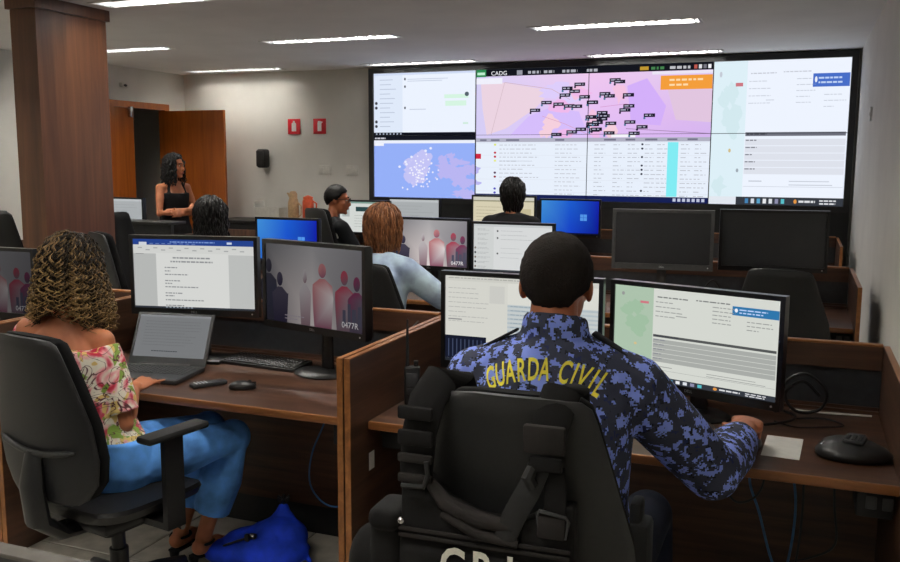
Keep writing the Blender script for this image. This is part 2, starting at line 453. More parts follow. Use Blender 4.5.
# chat window, upper left
s = Scr(1.204, .672, .0006, WHT)
s.rect(0, 0, .29, 1, (224, 234, 250)); s.rect(0, .0, 1, .035, (210, 222, 245), 2)
for i in range(11):
    v = .1+i*.075; s.rect(.06, v, .06+random.uniform(.1, .2), v+.012, (186, 196, 216), 3)
    if i in (5, 6, 9, 10): s.disc(.025, v+.005, .014, .025, (60, 62, 74), 3)
s.bars(.34, .1, .75, 2, .03, .01, (190, 200, 220), 3)
for v in (.1, .22, .56): s.disc(.315, v, .008, .022, (54, 56, 70), 3)
s.bars(.36, .58, .6, 1, .03, .012, (196, 204, 222), 3)
s.rect(.7, .36, .93, .42, (214, 245, 226), 2); s.rect(.71, .46, .91, .54, (214, 245, 226), 2); s.disc(.915, .36, .02, .035, (84, 98, 108), 4)
s.rect(.88, .8, .93, .83, (208, 236, 222), 3)
s.rect(0, .955, 1, 1, (18, 20, 30), 3)
for i in range(8): s.rect(.02+i*.035, .965, .035+i*.035, .99, (170, 180, 200), 4)
img(s, 0, 1.21, 0, .68)
# blue map, lower left
s = Scr(1.204, .672, .0006, (150, 176, 248))
s.rect(0, 0, 1, .07, (22, 24, 34), 2); s.bars(.01, .025, .12, 1, .02, .025, (200, 200, 210), 4, 0, True); s.rect(0, .07, 1, .12, (236, 240, 252), 2); s.rect(0, .12, .1, .16, (240, 242, 252), 2)
rd = random.Random(3)
for i in range(16): s.blobby(rd.uniform(.62, .98), rd.uniform(.2, .95), rd.uniform(.04, .1), rd.uniform(.05, .1), (186, 182, 242), 2+i*.05, 18, .45, rd)
for (u, v, r) in ((.45, .5, .13), (.42, .66, .1), (.5, .36, .08), (.4, .5, .09)): s.blobby(u, v, r, r*1.5, (196, 196, 246), 3, 18, .3, rd)
for i in range(90):
    u = rd.gauss(.45, .07); v = rd.gauss(.56, .15)
    if v < .25 or v > .88: continue
    s.disc(u, v, .009, .016, rd.choice(((228, 226, 255), (244, 244, 255), (206, 204, 246))), 4+i*.02, 6)
for u, v in ((.26, .5), (.32, .42), (.38, .34), (.52, .24), (.57, .2), (.33, .46)): s.disc(u, v, .014, .022, (236, 238, 255), 6, 6)
img(s, 0, 1.21, .68, 1.36)
# dispatch map and table, the middle four displays
s = Scr(2.416, 1.354, .0006, (232, 240, 252))
def uv(px, py):
    u = (px-471)/(585-471)*.5 if px < 585 else .5+(px-585)/(713-585)*.5
    t0 = 68.5-(px-471)*.027; t1 = 200+(px-471)*.0125
    return u, (py-t0)/(t1-t0)
MB0 = .525
s.add([s.P(0, .05, 1), s.P(.5, .05, 1), s.P(.5, MB0, 1), s.P(0, MB0, 1)], [(0, 1, 2, 3)], [(214, 208, 244), (240, 204, 240), (226, 196, 250), (214, 206, 246)])
s.add([s.P(.5, .05, 1), s.P(1, .05, 1), s.P(1, MB0, 1), s.P(.5, MB0, 1)], [(0, 1, 2, 3)], [(240, 200, 240), (222, 204, 240), (214, 180, 240), (226, 190, 248)])
s.poly([(.02, .08), (.12, .1), (.34, .17), (.27, .3), (.14, .45), (.05, .5), (.03, .3)], (236, 212, 226), 2)
s.poly([(.16, .5), (.24, .36), (.33, .3), (.46, .33), (.5, .5)], (214, 190, 252), 2.2)
s.poly([(.66, .15), (.74, .1), (.82, .3), (.8, .44), (.68, .42)], (212, 176, 250), 2)
s.poly([(.82, .16), (1, .18), (1, .42), (.86, .4)], (226, 198, 224), 2)
for i in range(14): s.blobby(rd.uniform(.3, .66), rd.uniform(.12, .5), rd.uniform(.02, .06), rd.uniform(.03, .07), rd.choice(((244, 196, 226), (240, 186, 236), (222, 206, 252), (246, 208, 222))), 2.4+i*.03, 14, .4, rd)
def road(pts, col, th, l):
    for (a0, b0), (a1, b1) in zip(pts, pts[1:]):
        d = V((a1-a0, (b1-b0)*.56)); n = V((-d.y, d.x)).normalized()*th; n.y /= .56
        s.poly([(a0+n.x, b0+n.y), (a1+n.x, b1+n.y), (a1-n.x, b1-n.y), (a0-n.x, b0-n.y)], col, l)
road([(.13, .1), (.34, .16), (.42, .24)], (208, 178, 190), .0012, 3); road([(.13, .1), (.07, .5)], (210, 184, 196), .0012, 3)
road([(.3, .36), (.4, .42), (.5, .5)], (216, 160, 190), .001, 3); road([(.55, .3), (.66, .28)], (210, 150, 200), .001, 3); road([(.66, .46), (1, .5)], (150, 120, 160), .0012, 3)
lab2 = [(735, 187), (655, 213), (703, 233), (640, 258), (768, 270), (520, 307), (600, 318), (670, 330), (720, 332), (445, 358), (820, 305), (830, 405), (820, 450), (590, 520), (690, 503), (750, 485), (840, 490)]
lab3 = [(205, 150), (235, 160), (140, 235), (170, 248), (295, 242), (60, 288), (300, 310), (275, 335), (125, 352), (50, 378), (125, 390), (435, 368), (310, 410), (390, 440), (185, 418), (70, 425), (90, 455), (175, 478), (340, 480), (140, 372), (95, 412)]
pts = [(465+x/6.615, 55+y/6.615) for x, y in lab2]+[(580+x/6.207, 55+y/6.207) for x, y in lab3]
for i, (x, y) in enumerate(pts):
    u, v = uv(x, y); l = 5+i*.06
    s.rect(u-.023, v-.013, u+.023, v+.013, (30, 28, 44), l); s.bars(u-.018, v-.004, u+.018, 1, .01, .007, (190, 190, 214), l+.03, .2, True)
    s.disc(u-.02, v+.02, .005, .009, (70, 120, 150) if i % 3 else (40, 36, 60), l+.03, 6)
s.rect(0, 0, 1, .052, (20, 22, 30), 8); s.rect(0, 0, .045, .055, (46, 140, 84), 8.3); s.rect(.005, .02, .04, .04, (190, 235, 205), 8.6)
s.text('CADG', .068, .045, .062, (240, 240, 246), 9); s.rect(.185, .012, .21, .046, (150, 152, 164), 9)
for u0, u1 in ((.235, .29), (.305, .35), (.385, .45), (.49, .535)): s.bars(u0, .02, u1, 1, .02, .02, (176, 178, 188), 9, 0, True)
s.rect(.71, .016, .745, .042, (190, 150, 50), 9); s.bars(.755, .02, .81, 1, .02, .02, (70, 130, 80), 9, 0, True); s.bars(.83, .02, .91, 1, .02, .02, (190, 190, 196), 9, 0, True)
for k in range(4): s.rect(.925+k*.018, .014, .937+k*.018, .042, ((190, 90, 80), (220, 220, 226), (120, 120, 130), (240, 240, 244))[k], 9)
s.rect(0, .065, .12, .11, (240, 240, 252), 8); s.rect(.76, .055, 1, .075, (236, 230, 246), 8)
s.rect(.795, .085, .998, .185, (244, 158, 60), 8); s.bars(.83, .11, .975, 2, .035, .014, (255, 222, 170), 9, .5, True)
# table
s.rect(0, MB0, 1, .555, (178, 178, 196), 6)
for u0, u1 in ((.02, .05), (.07, .11), (.14, .2), (.36, .4), (.57, .62), (.66, .7), (.74, .79), (.83, .87), (.91, .95)): s.rect(u0, .533, u1, .547, (120, 120, 140), 7)
s.rect(.6, .502, .7, .523, (246, 246, 252), 6)
for r in range(13):
    v = .575+r*.031
    s.bars(.11, v, random.uniform(.2, .31), 1, .03, .006, (192, 196, 206), 6, .2, True); s.bars(.36, v, random.uniform(.42, .5), 1, .03, .006, (196, 200, 210), 6, .3, True)
    for u0 in (.53, .61, .67, .74, .79, .885, .94): s.bars(u0, v, u0+.055, 1, .03, .006, (190, 194, 204), 6, .6, True)
    if r % 3 == 0: s.rect(0, v-.012, 1, v-.0105, (214, 218, 228), 5)
    c = ((222, 230, 120), None, (196, 40, 60), (196, 40, 60), (230, 234, 140), None, None, (90, 60, 90), (150, 40, 60), None, None, (70, 70, 190), (70, 70, 190))[r]
    if c: s.disc(.09, v, .006, .009, c, 7, 8)
    if r in (0, 1, 3, 5, 6, 7, 11): s.disc(.73, v, .005, .008, (50, 50, 66), 7, 8)
s.rect(0, .645, .025, .685, (206, 40, 66), 7); s.rect(.11, .7, .26, .702, (130, 134, 150), 7)
s.rect(.8325, .56, .875, .955, (130, 236, 244), 6.5)
s.rect(0, .958, 1, 1, (22, 32, 84), 8)
for k in range(7): s.rect(.86+k*.019, .967, .872+k*.019, .99, (190, 196, 220), 9)
s.rect(.4985, 0, .5015, 1, (16, 16, 20), 12); s.rect(0, .4985, 1, .5015, (40, 38, 50), 12)
img(s, 1.21, 3.63, 0, 1.36)
# incident form, the right pair
def form(w, h, eps, big=True):
    wb = (238, 244, 255) if big else (212, 215, 208); gr = (196, 202, 214) if big else (150, 152, 150)
    s = Scr(w, h, eps, wb)
    s.rect(0, 0, .255, 1, (222, 240, 248) if big else (172, 194, 172), 1); r2 = random.Random(9)
    for i in range(7): s.blobby(r2.uniform(.04, .22), r2.uniform(.08, .92), .05, .07, (212, 234, 240) if big else (160, 190, 162), 2+i*.05, 14, .4, r2)
    s.rect(.17, .15, .225, .175, (206, 120, 130), 4); s.disc(.055, .09, .01, .02, gr, 4); s.disc(.145, .62, .01, .014, (210, 190, 140), 4); s.disc(.21, .76, .01, .014, (160, 170, 180), 4)
    s.bars(.28, .085, .47, 1, .02, .007 if big else .012, (192, 196, 208) if big else (110, 112, 112), 4, 0, True); s.bars(.52, .08, .72, 1, .02, .007 if big else .012, (196, 200, 212) if big else (120, 122, 122), 4, 0, True)
    th = .005 if big else .009
    s.bars(.27, .14, .45, 4, .05, th, gr, 4, .5, True); s.bars(.62, .13, .78, 5, .04, th, gr, 4, .4, True); s.bars(.82, .24, .98, 3, .04, th, gr, 4, .6, True); s.bars(.4, .27, .47, 1, .04, th, gr, 4)
    s.rect(.735, .1, .995, .19, (72, 110, 200) if big else (48, 118, 172), 4); s.disc(.757, .14, .009, .02, (236, 240, 250), 5); s.bars(.775, .125, .97, 2, .03, .012, (190, 210, 245), 5, .5, True)
    s.rect(.26, .493, .99, .52, (110, 112, 124) if big else (84, 86, 86), 4); s.bars(.27, .5, .42, 1, .03, .01, (60, 62, 70), 5, 0, True)
    for i in range(5):
        v = .54+i*.05; s.rect(.26, v, .99, v+.045, (222, 226, 236) if big else (168, 171, 167), 4); s.bars(.265, v+.005, .36, 1, .03, .008, (130, 132, 142), 5, .6, True)
    s.bars(.3, .83, .4, 1, .02, .008, gr, 4); s.bars(.6, .83, .95, 2, .025, .006, gr, 4, .3)
    s.rect(.26, .87, .99, .873, gr, 4); s.rect(0, .945, 1, 1, (226, 232, 240) if big else (184, 192, 180), 4); s.rect(.21, .945, 1, 1, (54, 58, 66), 5)
    for i, c in enumerate(((70, 130, 180), (210, 216, 226), (90, 160, 200), (230, 232, 236), (220, 224, 230), (140, 140, 170), (90, 190, 200))): s.rect(.28+i*.045, .957, .305+i*.045, .99, c, 6)
    s.disc(.655, .973, .012, .015, (226, 150, 70), 6); s.bars(.68, .965, .8, 1, .02, .015, (220, 222, 226), 6, 0, True); s.bars(.83, .96, .95, 2, .02, .01, (220, 222, 226), 6, .1, True)
    return s
s = form(1.204, 1.354, .0006); s.rect(0, .4985, 1, .503, (60, 62, 70), 12)
img(s, 3.63, 4.84, 0, 1.36)
sm_ = MB()
for c in (1, 3): sm_.box(-a+c*1.21-.004, -a+c*1.21+.004, -.012, .006, -b, b)
part('panel_seam', sm_, 'bezel', vw, False)

# ------------------------------------------------------------ furniture
ROWN = {-2.52: 'nearest row', 0: 'front row', 2.64: 'second row', 5.22: 'rear row'}
BAYN = {'A': 'bay beside the right wall', 'B': 'middle bay', 'C': 'left bay'}
BAYS = {'A': (-1.40, .31), 'B': (-3.03, -1.45), 'C': (-4.55, -3.08)}
def desk(off, bay):
    x0, x1 = BAYS[bay]; w = x1-x0; rn, bn = ROWN[off], BAYN[bay]
    t = thing('desk', 'dark wood desk top with orange-brown front edge, %s, %s' % (rn, bn), 'desk', ((x0+x1)/2, 2.75+off, 0), 0, 'control room desks')
    h = w/2-.002
    part('top', MB().box(-h, h, .012, .79, .712, .74), 'wood_x', t, False)
    part('front_edge', MB().rbox((0, .006, .726), (2*h, .014, .03), .004), 'edge_x', t)
    part('modesty_panel', MB().box(-h, h, .57, .59, .13, .712), 'wood_x', t, False)
    part('kick_plate', MB().box(-h, h, .575, .595, 0, .13), 'black', t, False)
    for sx in (-1, 1):
        part('bracket', MB().box(sx*(h-.02)-.02, sx*(h-.02)+.02, .1, .55, .66, .712), 'blackmat', t, False)
    b = part('socket_box', MB().rbox((-h+.06, .2, .655), (.1, .22, .075), .006), 'blackmat', t)
    for k in range(2): part('socket', MB().rbox((-h+.113, .13+k*.1, .655), (.008, .05, .045), .004), 'darkgrey', b)
    b = part('socket_box', MB().rbox((h-.06, .12, .665), (.1, .16, .085), .006), 'blackmat', t)
    for k in range(2): part('socket', MB().rbox((h-.07+k*.045, .038, .67), (.03, .006, .04), .004), 'darkgrey', b)
    s = thing('back_screen', 'low wooden back screen, %s, %s' % (rn, bn), 'partition', ((x0+x1)/2, 3.55+off, 0), 0, 'desk back screens')
    part('rail', MB().box(-h, h, 0, .03, .905, .995), 'wood_x', s, False)
    part('rail_cap', MB().rbox((0, .015, .998), (2*h, .034, .01), .003), 'edge_x', s)
    part('grey_panel', MB().box(-h, h, .006, .022, .765, .905), 'panelgrey', s, False)
    part('lower_board', MB().box(-h, h, 0, .03, .0, .765), 'wood_x', s, False)
    part('ledge', MB().box(-h, h, -.012, .0, .74, .752), 'wood_x', s, False)
def divider(off, x, double, lab):
    t = thing('desk_divider', lab, 'partition', (x, 2.62+off, 0), 0, 'desk dividers')
    for i in range(2 if double else 1):
        d = -.0255+i*.0285 if double else -.0125
        bd = part('board', MB().box(d, d+.0225, .004, .96, 0, .99), 'wood_y', t, False)
        part('edge_band', MB().box(d, d+.0225, 0, .004, 0, .99).box(d+.001, d+.0215, .0, .96, .99, .994), 'edge_y', bd, False)
for off in (0, 2.64, 5.22):
    for bay in 'ABC':
        desk(off, bay)
    rn = ROWN[off]
    divider(off, .3225, False, 'wooden desk divider against the right wall, '+rn)
    divider(off, -1.425, True, 'double-board wooden divider between right and middle bays, '+rn)
    divider(off, -3.055, True, 'double-board wooden divider between middle and left bays, '+rn)
    divider(off, -4.568, False, 'wooden divider at the left end of the row, '+rn)
plain('capgrey', (78, 74, 69), .5)
t = thing('back_screen', 'grey-capped dark partition top in the lower left foreground corner', 'partition', (-2.5, 1.06, 0))
part('board', MB().box(-2, 1.5, 0, .035, 0, .985), 'panelgrey', t, False)
part('cap', MB().rbox((-.25, .0175, .988), (3.5, .036, .01), .003), 'capgrey', t)

# ---- chairs
def ringz(z, hw, yc, ht, curve, n=28):
    out = []
    for k in range(n):
        a_ = 2*PI*k/n; c, s_ = math.cos(a_), math.sin(a_)
        x = hw*math.copysign(abs(c)**.55, c); y_ = ht*math.copysign(abs(s_)**.75, s_)
        out.append(V((x, yc+y_+curve*(x/.25)**2, z)))
    return out
def chair(label, loc, rz, top=1.13, seat=.46, arms=(1, 1), armh=.66, mat='chairfabric'):
    t = thing('office_chair', label, 'chair', loc, rz, 'black office chairs')
    st = MB()
    pr = [(-.05, .2, .22), (-.045, .235, .235), (-.015, .25, .245), (.0, .245, .24), (.008, .2, .2), (.01, .1, .1)]
    rings = []
    for z, hx, hy in pr:
        rings.append([V((hx*math.copysign(abs(math.cos(q))**.5, math.cos(q)), .01+hy*math.copysign(abs(math.sin(q))**.5, math.sin(q)), seat+z-.03*max(0, math.sin(q))**3)) for q in [2*PI*k/32 for k in range(32)]])
    part('seat', st.loft(rings), 'chairleather', t)
    part('seat_pan', MB().rbox((0, -.01, seat-.075), (.36, .36, .05), .02), 'chairplastic', t)
    h = top-.52
    def prof(o, th, infl=0):
        P_ = [(.0, .10, .0), (.012, .16, .0), (.05, .2, .0), (.15, .245, -.005), (.3, .26, -.012), (.5, .245, -.018), (.75, .2, -.033), (.92, .17, -.048), (.97, .158, -.053), (.993, .138, -.055), (1.0, .09, -.056)]
        return [ringz(.52+h*f+(0 if 0 < f < 1 else 0), hw+infl, -.265+yc+o, th*(1 if .01 < f < .99 else .55), .035) for f, hw, yc in P_]
    part('backrest', MB().loft(prof(.018, .03)), mat, t)
    bs = part('back_shell', MB().loft(prof(-.022, .016, .006)), 'chairplastic', t)
    part('lumbar_ridge', MB().tube([(x, -.312-.012+.035*(x/.25)**2, .52+h*.36-.03*math.cos(x/.2*1.4)) for x in [-.2+.04*k for k in range(11)]], [.004]+[.011]*9+[.004], 8), 'chairplastic', bs)
    part('back_bracket', MB().tube([(0, -.1, seat-.1), (0, -.24, seat-.09), (0, -.315, seat-.03), (0, -.33, seat+.1), (0, -.315, seat+.22)], [.03, .03, .032, .03, .02], 10, 1.9, (1, 0, 0)), 'chairplastic', t)
    lv = part('mechanism', MB().rbox((0, 0, seat-.12), (.2, .24, .06), .02), 'blackmat', t)
    part('lever', MB().tube([(.1, .06, seat-.115), (.2, .07, seat-.12), (.27, .07, seat-.125)], [.006, .006, .012], 8), 'chrome', lv)
    part('gas_column', MB().cyl((0, 0, .1), (0, 0, seat-.1), .025, 14).cyl((0, 0, .1), (0, 0, .24), .034, 14), 'black', t)
    part('hub', MB().cyl((0, 0, .075), (0, 0, .135), .05, 16), 'chairplastic', t)
    for k in range(5):
        q = 2*PI*k/5+.3; d = V((math.cos(q), math.sin(q), 0)); sd = V((-d.y, d.x, 0))
        part('base_leg', MB().tube([d*.03+V((0, 0, .115)), d*.17+V((0, 0, .1)), d*.3+V((0, 0, .075))], [.03, .025, .018], 8), 'chairplastic', t)
        cs = MB()
        for s_ in (-.014, .014): cs.cyl(d*.3+sd*(s_-.009)+V((0, 0, .029)), d*.3+sd*(s_+.009)+V((0, 0, .029)), .028, 14)
        part('caster', cs.ell(d*.3+V((0, 0, .045)), (.02, .02, .03)), 'blackmat', t)
    for i, s_ in enumerate((-1, 1)):
        if not arms[i]: continue
        part('arm_support', MB().tube([(s_*.18, .02, seat-.08), (s_*.275, .02, seat-.08), (s_*.285, .02, seat), (s_*.285, .02, armh-.015)], [.024, .026, .026, .026], 8, .55, (0, 1, 0)) if 0 else MB().box(s_*.285-.012, s_*.285+.012, -.02, .06, seat-.1, armh-.01).box(min(s_*.17, s_*.297), max(s_*.17, s_*.297), -.02, .06, seat-.105, seat-.08), 'chairplastic', t)
        part('arm_pad', MB().rbox((s_*.285, .03, armh), (.075, .27, .028), .012), 'rubber', t)
    return t
chair('black office chair with a tactical vest hung over its back', (-.555, 2.09, 0), rad(2), 1.17, .5, (0, 0))
chair('black office chair with armrest carrying the curly-haired woman', (-2.285, 2.46, 0), rad(-10), 1.09, .48, (1, 1), .72)
chair('black chair back behind the woman in the light blue shirt', (-2.18, 4.60, 0), rad(-6), 1.11, .46)
chair('black chair of the man with glasses', (-3.62, 6.78, 0), rad(-30), 1.27, .5, (0, 0))
chair('black chair of the woman with dark tied hair before the video wall', (-2.36, 6.98, 0), rad(4), 1.16)
chair('black chair of the dark-haired person at far left', (-3.38, 4.66, 0), rad(-4), 1.22, .48, (0, 0))
chair('empty black chair tucked at the desk beside the right wall', (-.03, 5.34, 0), rad(-10), 1.10, .46, (0, 0))
chair('empty black chair turned sideways behind the wooden pillar', (-4.9, 5.85, 0), rad(-70), 1.24, .46, (0, 0))
chair('empty black chair in shade left of the dark-haired person', (-4.05, 4.75, 0), rad(-30), 1.2, .46, (0, 0))
chair('empty black chair seen left of the wooden pillar', (-5.45, 4.85, 0), rad(30), 1.3, .46, (0, 0))

# ---- monitors
def dim(fn, k):
    def g(w, h):
        s = fn(w, h); s.c = [[tuple(x*k for x in q) for q in c] if isinstance(c, list) else tuple(x*k for x in c) for c in s.c]; return s
    return g
def team_pic(w, h):
    s = Scr(w, h, .0003, (150, 146, 148)); g = [(104, 104, 108), (150, 146, 148), (206, 198, 196), (138, 130, 134)]
    s.add([s.P(0, 0, 1), s.P(.5, 0, 1), s.P(.5, 1, 1), s.P(0, 1, 1)], [(0, 1, 2, 3)], [(96, 96, 100), (150, 148, 150), (196, 186, 184), (70, 66, 78)])
    s.add([s.P(.5, 0, 1), s.P(1, 0, 1), s.P(1, 1, 1), s.P(.5, 1, 1)], [(0, 1, 2, 3)], [(150, 148, 150), (122, 120, 124), (112, 106, 112), (196, 186, 184)])
    def fig(u, top, hw, cols, l):
        hh = .09; hd = [(u+hw*.36*math.cos(2*PI*k/14), top+hh+hh*math.sin(2*PI*k/14)) for k in range(14)]
        c0, c1, c2 = cols
        s.add([s.P(x, y_, l+.2) for x, y_ in hd], [tuple(range(14))], [c0 if y_ > top+hh else c1 for x, y_ in hd])
        b = [(u-hw*.25, top+.19), (u+hw*.25, top+.19), (u+hw*.9, top+.27), (u+hw, .62), (u+hw*.8, 1), (u-hw*.8, 1), (u-hw, .62), (u-hw*.9, top+.27)]
        s.add([s.P(x, y_, l) for x, y_ in b], [tuple(range(8))], [c1, c1, c1, c2, c0, c0, c2, c1])
    fig(.03, .2, .09, ((40, 38, 48), (52, 50, 60), (44, 46, 62)), 2); fig(.15, .36, .09, ((38, 34, 52), (60, 56, 70), (48, 46, 66)), 2.4)
    fig(.42, .29, .06, ((120, 96, 104), (164, 158, 160), (160, 146, 150)), 2.4); fig(.6, .2, .11, ((124, 76, 94), (168, 110, 112), (196, 188, 188)), 2.8)
    fig(.82, .26, .1, ((100, 80, 90), (150, 62, 78), (130, 124, 132)), 3.2); fig(.94, .32, .09, ((70, 60, 74), (110, 50, 78), (84, 84, 96)), 3.6)
    for u, t, wd in ((.8, .74, .03), (.85, .66, .03), (.89, .72, .04), (.95, .68, .03)): s.rect(u, t, u+wd, .92, (72, 70, 86), 4.2)
    s.text('0477R', .79, .955, .036, (214, 210, 212), 5); s.bars(.2, .9, .42, 2, .04, .012, (150, 140, 150), 5, .4, True)
    return s
def word_doc(w, h):
    s = Scr(w, h, .0003, (212, 213, 210)); s.rect(0, 0, 1, .085, (38, 66, 138)); s.rect(.05, .045, .115, .09, (206, 210, 216), 2); s.bars(.31, .03, .68, 1, .02, .018, (120, 146, 204), 2, 0, True); s.rect(.78, .03, .82, .06, (200, 208, 226), 2)
    for k in range(8): s.rect(.14+k*.05, .06, .17+k*.05, .07, (110, 134, 190), 2)
    s.rect(0, .085, 1, .2, (206, 207, 204), 1)
    for k in range(14): s.rect(.04+k*.065, .12+.03*(k % 2), .075+k*.065, .135+.03*(k % 2), (160, 162, 162), 2)
    s.rect(0, .21, .19, 1, (180, 182, 180), 1); s.rect(.79, .21, 1, 1, (186, 188, 186), 1); s.bars(.02, .21, .1, 1, .02, .01, (140, 140, 140), 2)
    s.bars(.33, .255, .64, 1, .02, .022, (142, 144, 146), 3, 0, True); s.bars(.31, .31, .66, 1, .02, .022, (142, 144, 146), 3, 0, True)
    for v, n in ((.4, .11), (.45, .05), (.5, .2), (.59, .13), (.63, .06), (.68, .28), (.77, .15), (.81, .08), (.87, .32), (.95, .16)): s.bars(.26, v, .26+n, 1, .02, .016, (140, 142, 144), 3, .05, True)
    s.rect(0, .975, 1, 1, (50, 54, 62), 4)
    for k in range(8): s.rect(.26+k*.03, .978, .275+k*.03, .995, (150, 160, 170), 5)
    return s
def sheet(w, h):
    s = Scr(w, h, .0003, (228, 228, 220)); s.rect(0, 0, 1, .06, (214, 214, 206), 1); s.bars(.02, .02, .6, 1, .02, .012, (176, 176, 170), 2, .2, True)
    s.rect(.0, .06, .42, 1, (222, 222, 214), 1); s.bars(.02, .14, .3, 8, .055, .008, (186, 186, 182), 2, .6, True); s.rect(.3, .1, .4, .3, (212, 212, 206), 2); s.bars(.02, .5, .12, 1, .02, .014, (150, 150, 150), 2)
    s.rect(.42, .3, 1, .95, (206, 212, 212), 1)
    for r in range(13):
        v = .31+r*.048; s.rect(.42, v, 1, v+.02, (186, 198, 204), 2); s.bars(.44, v+.004, .95, 1, .02, .008, (150, 166, 176), 3, .3, True)
    s.rect(0, .7, .28, .97, (24, 28, 46), 3)
    for k in range(9): s.rect(.02+k*.028, .74, .027+k*.028, .95, (66, 76, 104), 4)
    s.rect(0, .97, 1, 1, (40, 44, 52), 4); return s
def chat_list(w, h):
    s = Scr(w, h, .0003, (214, 216, 216)); s.rect(0, 0, .26, 1, (206, 209, 208), 1); s.rect(0, .0, 1, .05, (196, 199, 200), 2)
    for i in range(9):
        v = .1+i*.1; s.bars(.05, v, .22, 2, .025, .01, (170, 173, 174), 3, .5, True)
        if i > 3: s.disc(.02, v+.01, .013, .024, (60, 64, 70) if i % 2 else (120, 110, 100), 3)
    for v in (.14, .29, .62): s.disc(.31, v, .011, .02, (60, 62, 66), 3)
    s.bars(.35, .13, .8, 3, .09, .01, (176, 178, 180), 3, .5, True); s.bars(.35, .5, .7, 3, .1, .01, (182, 184, 186), 3, .5, True)
    s.rect(0, .965, 1, 1, (60, 64, 70), 4); return s
def blue_desktop(w, h):
    s = Scr(w, h, .0003, (20, 40, 150))
    s.add([s.P(0, 0, 1), s.P(.5, 0, 1), s.P(.5, 1, 1), s.P(0, 1, 1)], [(0, 1, 2, 3)], [(64, 140, 212), (30, 92, 206), (24, 64, 196), (40, 108, 200)])
    s.add([s.P(.5, 0, 1), s.P(1, 0, 1), s.P(1, 1, 1), s.P(.5, 1, 1)], [(0, 1, 2, 3)], [(30, 92, 206), (22, 34, 168), (12, 16, 140), (24, 64, 196)])
    for du in (0, .06):
        for dv in (0, .1): s.rect(.68+du, .4+dv, .735+du, .49+dv, (84, 150, 232), 2)
    s.rect(0, .96, 1, 1, (14, 18, 50), 3); return s
def grey_page(w, h):
    s = Scr(w, h, .0003, (168, 172, 174)); s.rect(0, 0, 1, .08, (186, 190, 192), 1); s.bars(.1, .2, .9, 6, .1, .012, (148, 152, 154), 2, .5, True); return s
def white_form(w, h):
    s = Scr(w, h, .0003, (210, 214, 210)); s.rect(0, .0, 1, .06, (120, 150, 140), 1); s.rect(.33, .17, .6, .32, (44, 70, 72), 2); s.rect(.05, .1, .2, .5, (170, 176, 172), 2); s.bars(.3, .45, .9, 5, .09, .012, (150, 156, 152), 2, .4, True); return s
def cream_form(w, h):
    s = Scr(w, h, .0003, (214, 206, 178)); s.rect(0, 0, 1, .1, (206, 204, 190), 1); s.rect(0, .1, 1, .14, (150, 146, 120), 2); s.bars(.05, .3, .5, 5, .1, .015, (170, 160, 130), 2, .4, True); s.rect(.7, .35, .95, .6, (196, 186, 150), 2); return s
def off_screen(w, h): return None
def monitor(label, x, y, z, zc, rz, content, sw=.565, sh=.318, bez=.017, chin=.03, tilt=0, shell='bezel', logo=True, base='oval'):
    t = thing('monitor', label, 'monitor', (x, y, z), rz, 'desk monitors')
    M = Matrix.Translation((0, 0, zc)) @ Matrix.Rotation(tilt, 4, 'X')
    W, Hh = sw/2+bez, sh/2
    fr = MB().box(-W, W, -.008, .03, Hh, Hh+bez, M).box(-W, W, -.008, .03, -Hh-chin, -Hh, M).box(-W, -W+bez, -.008, .03, -Hh, Hh, M).box(W-bez, W, -.008, .03, -Hh, Hh, M)
    fo = part('bezel', fr, shell, t, False)
    if logo:
        vs_, fs_, x1 = text_geo('DELL'); part('brand_mark', MB().add([M @ V(((q.x-x1/2)*.014, -.0085, -Hh-chin*.62+q.y*.014)) for q in vs_], fs_), 'aluminium', fo, False)
    part('power_button', MB().cyl(M @ V((W-.03, -.0095, -Hh-chin*.5)), M @ V((W-.03, -.0075, -Hh-chin*.5)), .004, 8), 'aluminium', fo)
    part('rear_shell', MB().rbox((0, .035, -chin/2+bez/2), (2*W-.006, .03, sh+bez+chin-.006), .012, M).rbox((0, .055, -.02), (W*1.1, .04, sh*.55), .02, M), shell, t)
    s = content(sw, sh)
    if s is None: part('dark_screen', MB().box(-sw/2, sw/2, 0, .004, -Hh, Hh, M), 'offglass', t, False)
    else:
        s.v = [M @ p for p in s.v]; part('screen', s, 'screen', t, False)
    part('stand_neck', MB().tube([(0, .085, .01), (0, .085, zc*.5), (0, .07, zc)], [.035, .03, .028], 10, .45, (0, 1, 0)), shell, t)
    if base == 'oval': part('stand_base', MB().lathe([(.0, 0), (.13, 0), (.135, .006), (.12, .014), (.05, .02), (0, .021)], (0, .05, 0), 28, Matrix.Diagonal((1.0, .8, 1))), shell, t)
    else: part('stand_base', MB().rbox((0, .05, .008), (.26, .19, .016), .006), shell, t)
    return t
plain('offglass', (40, 40, 42), .32, 0, .04, 5)
plain('bezelgrey', (62, 62, 62), .45, 0, .06)
DZT = .74
monitor('monitor showing a word document beside the laptop', -2.558, 3.30, DZT, .406, rad(12), word_doc, .585, .318, .017, .03, 0, 'bezel', True, 'slab')
monitor('monitor showing people silhouettes wallpaper beside the front divider', -1.92, 3.27, DZT, .39, rad(-15), dim(team_pic, .74), .578, .344)
monitor('monitor showing spreadsheet page left of the officer', -.965, 3.16, DZT, .32, 0, dim(sheet, .95), .60, .334)
monitor('large monitor showing incident form right of the officer', -.343, 3.24, DZT, .289, rad(-19), lambda w_, h_: form(w_, h_, .0003, False), .63, .349)
monitor('dim monitor showing people wallpaper at the left frame edge', -3.88, 3.35, DZT, .30, rad(2), dim(team_pic, .5), .57)
monitor('monitor showing chat list behind the officer head', -1.793, 5.68, DZT, .345, 0, chat_list, .55)
monitor('monitor showing people wallpaper beside the woman in light blue', -2.40, 5.68, DZT, .36, rad(-3), dim(team_pic, 1.1), .58)
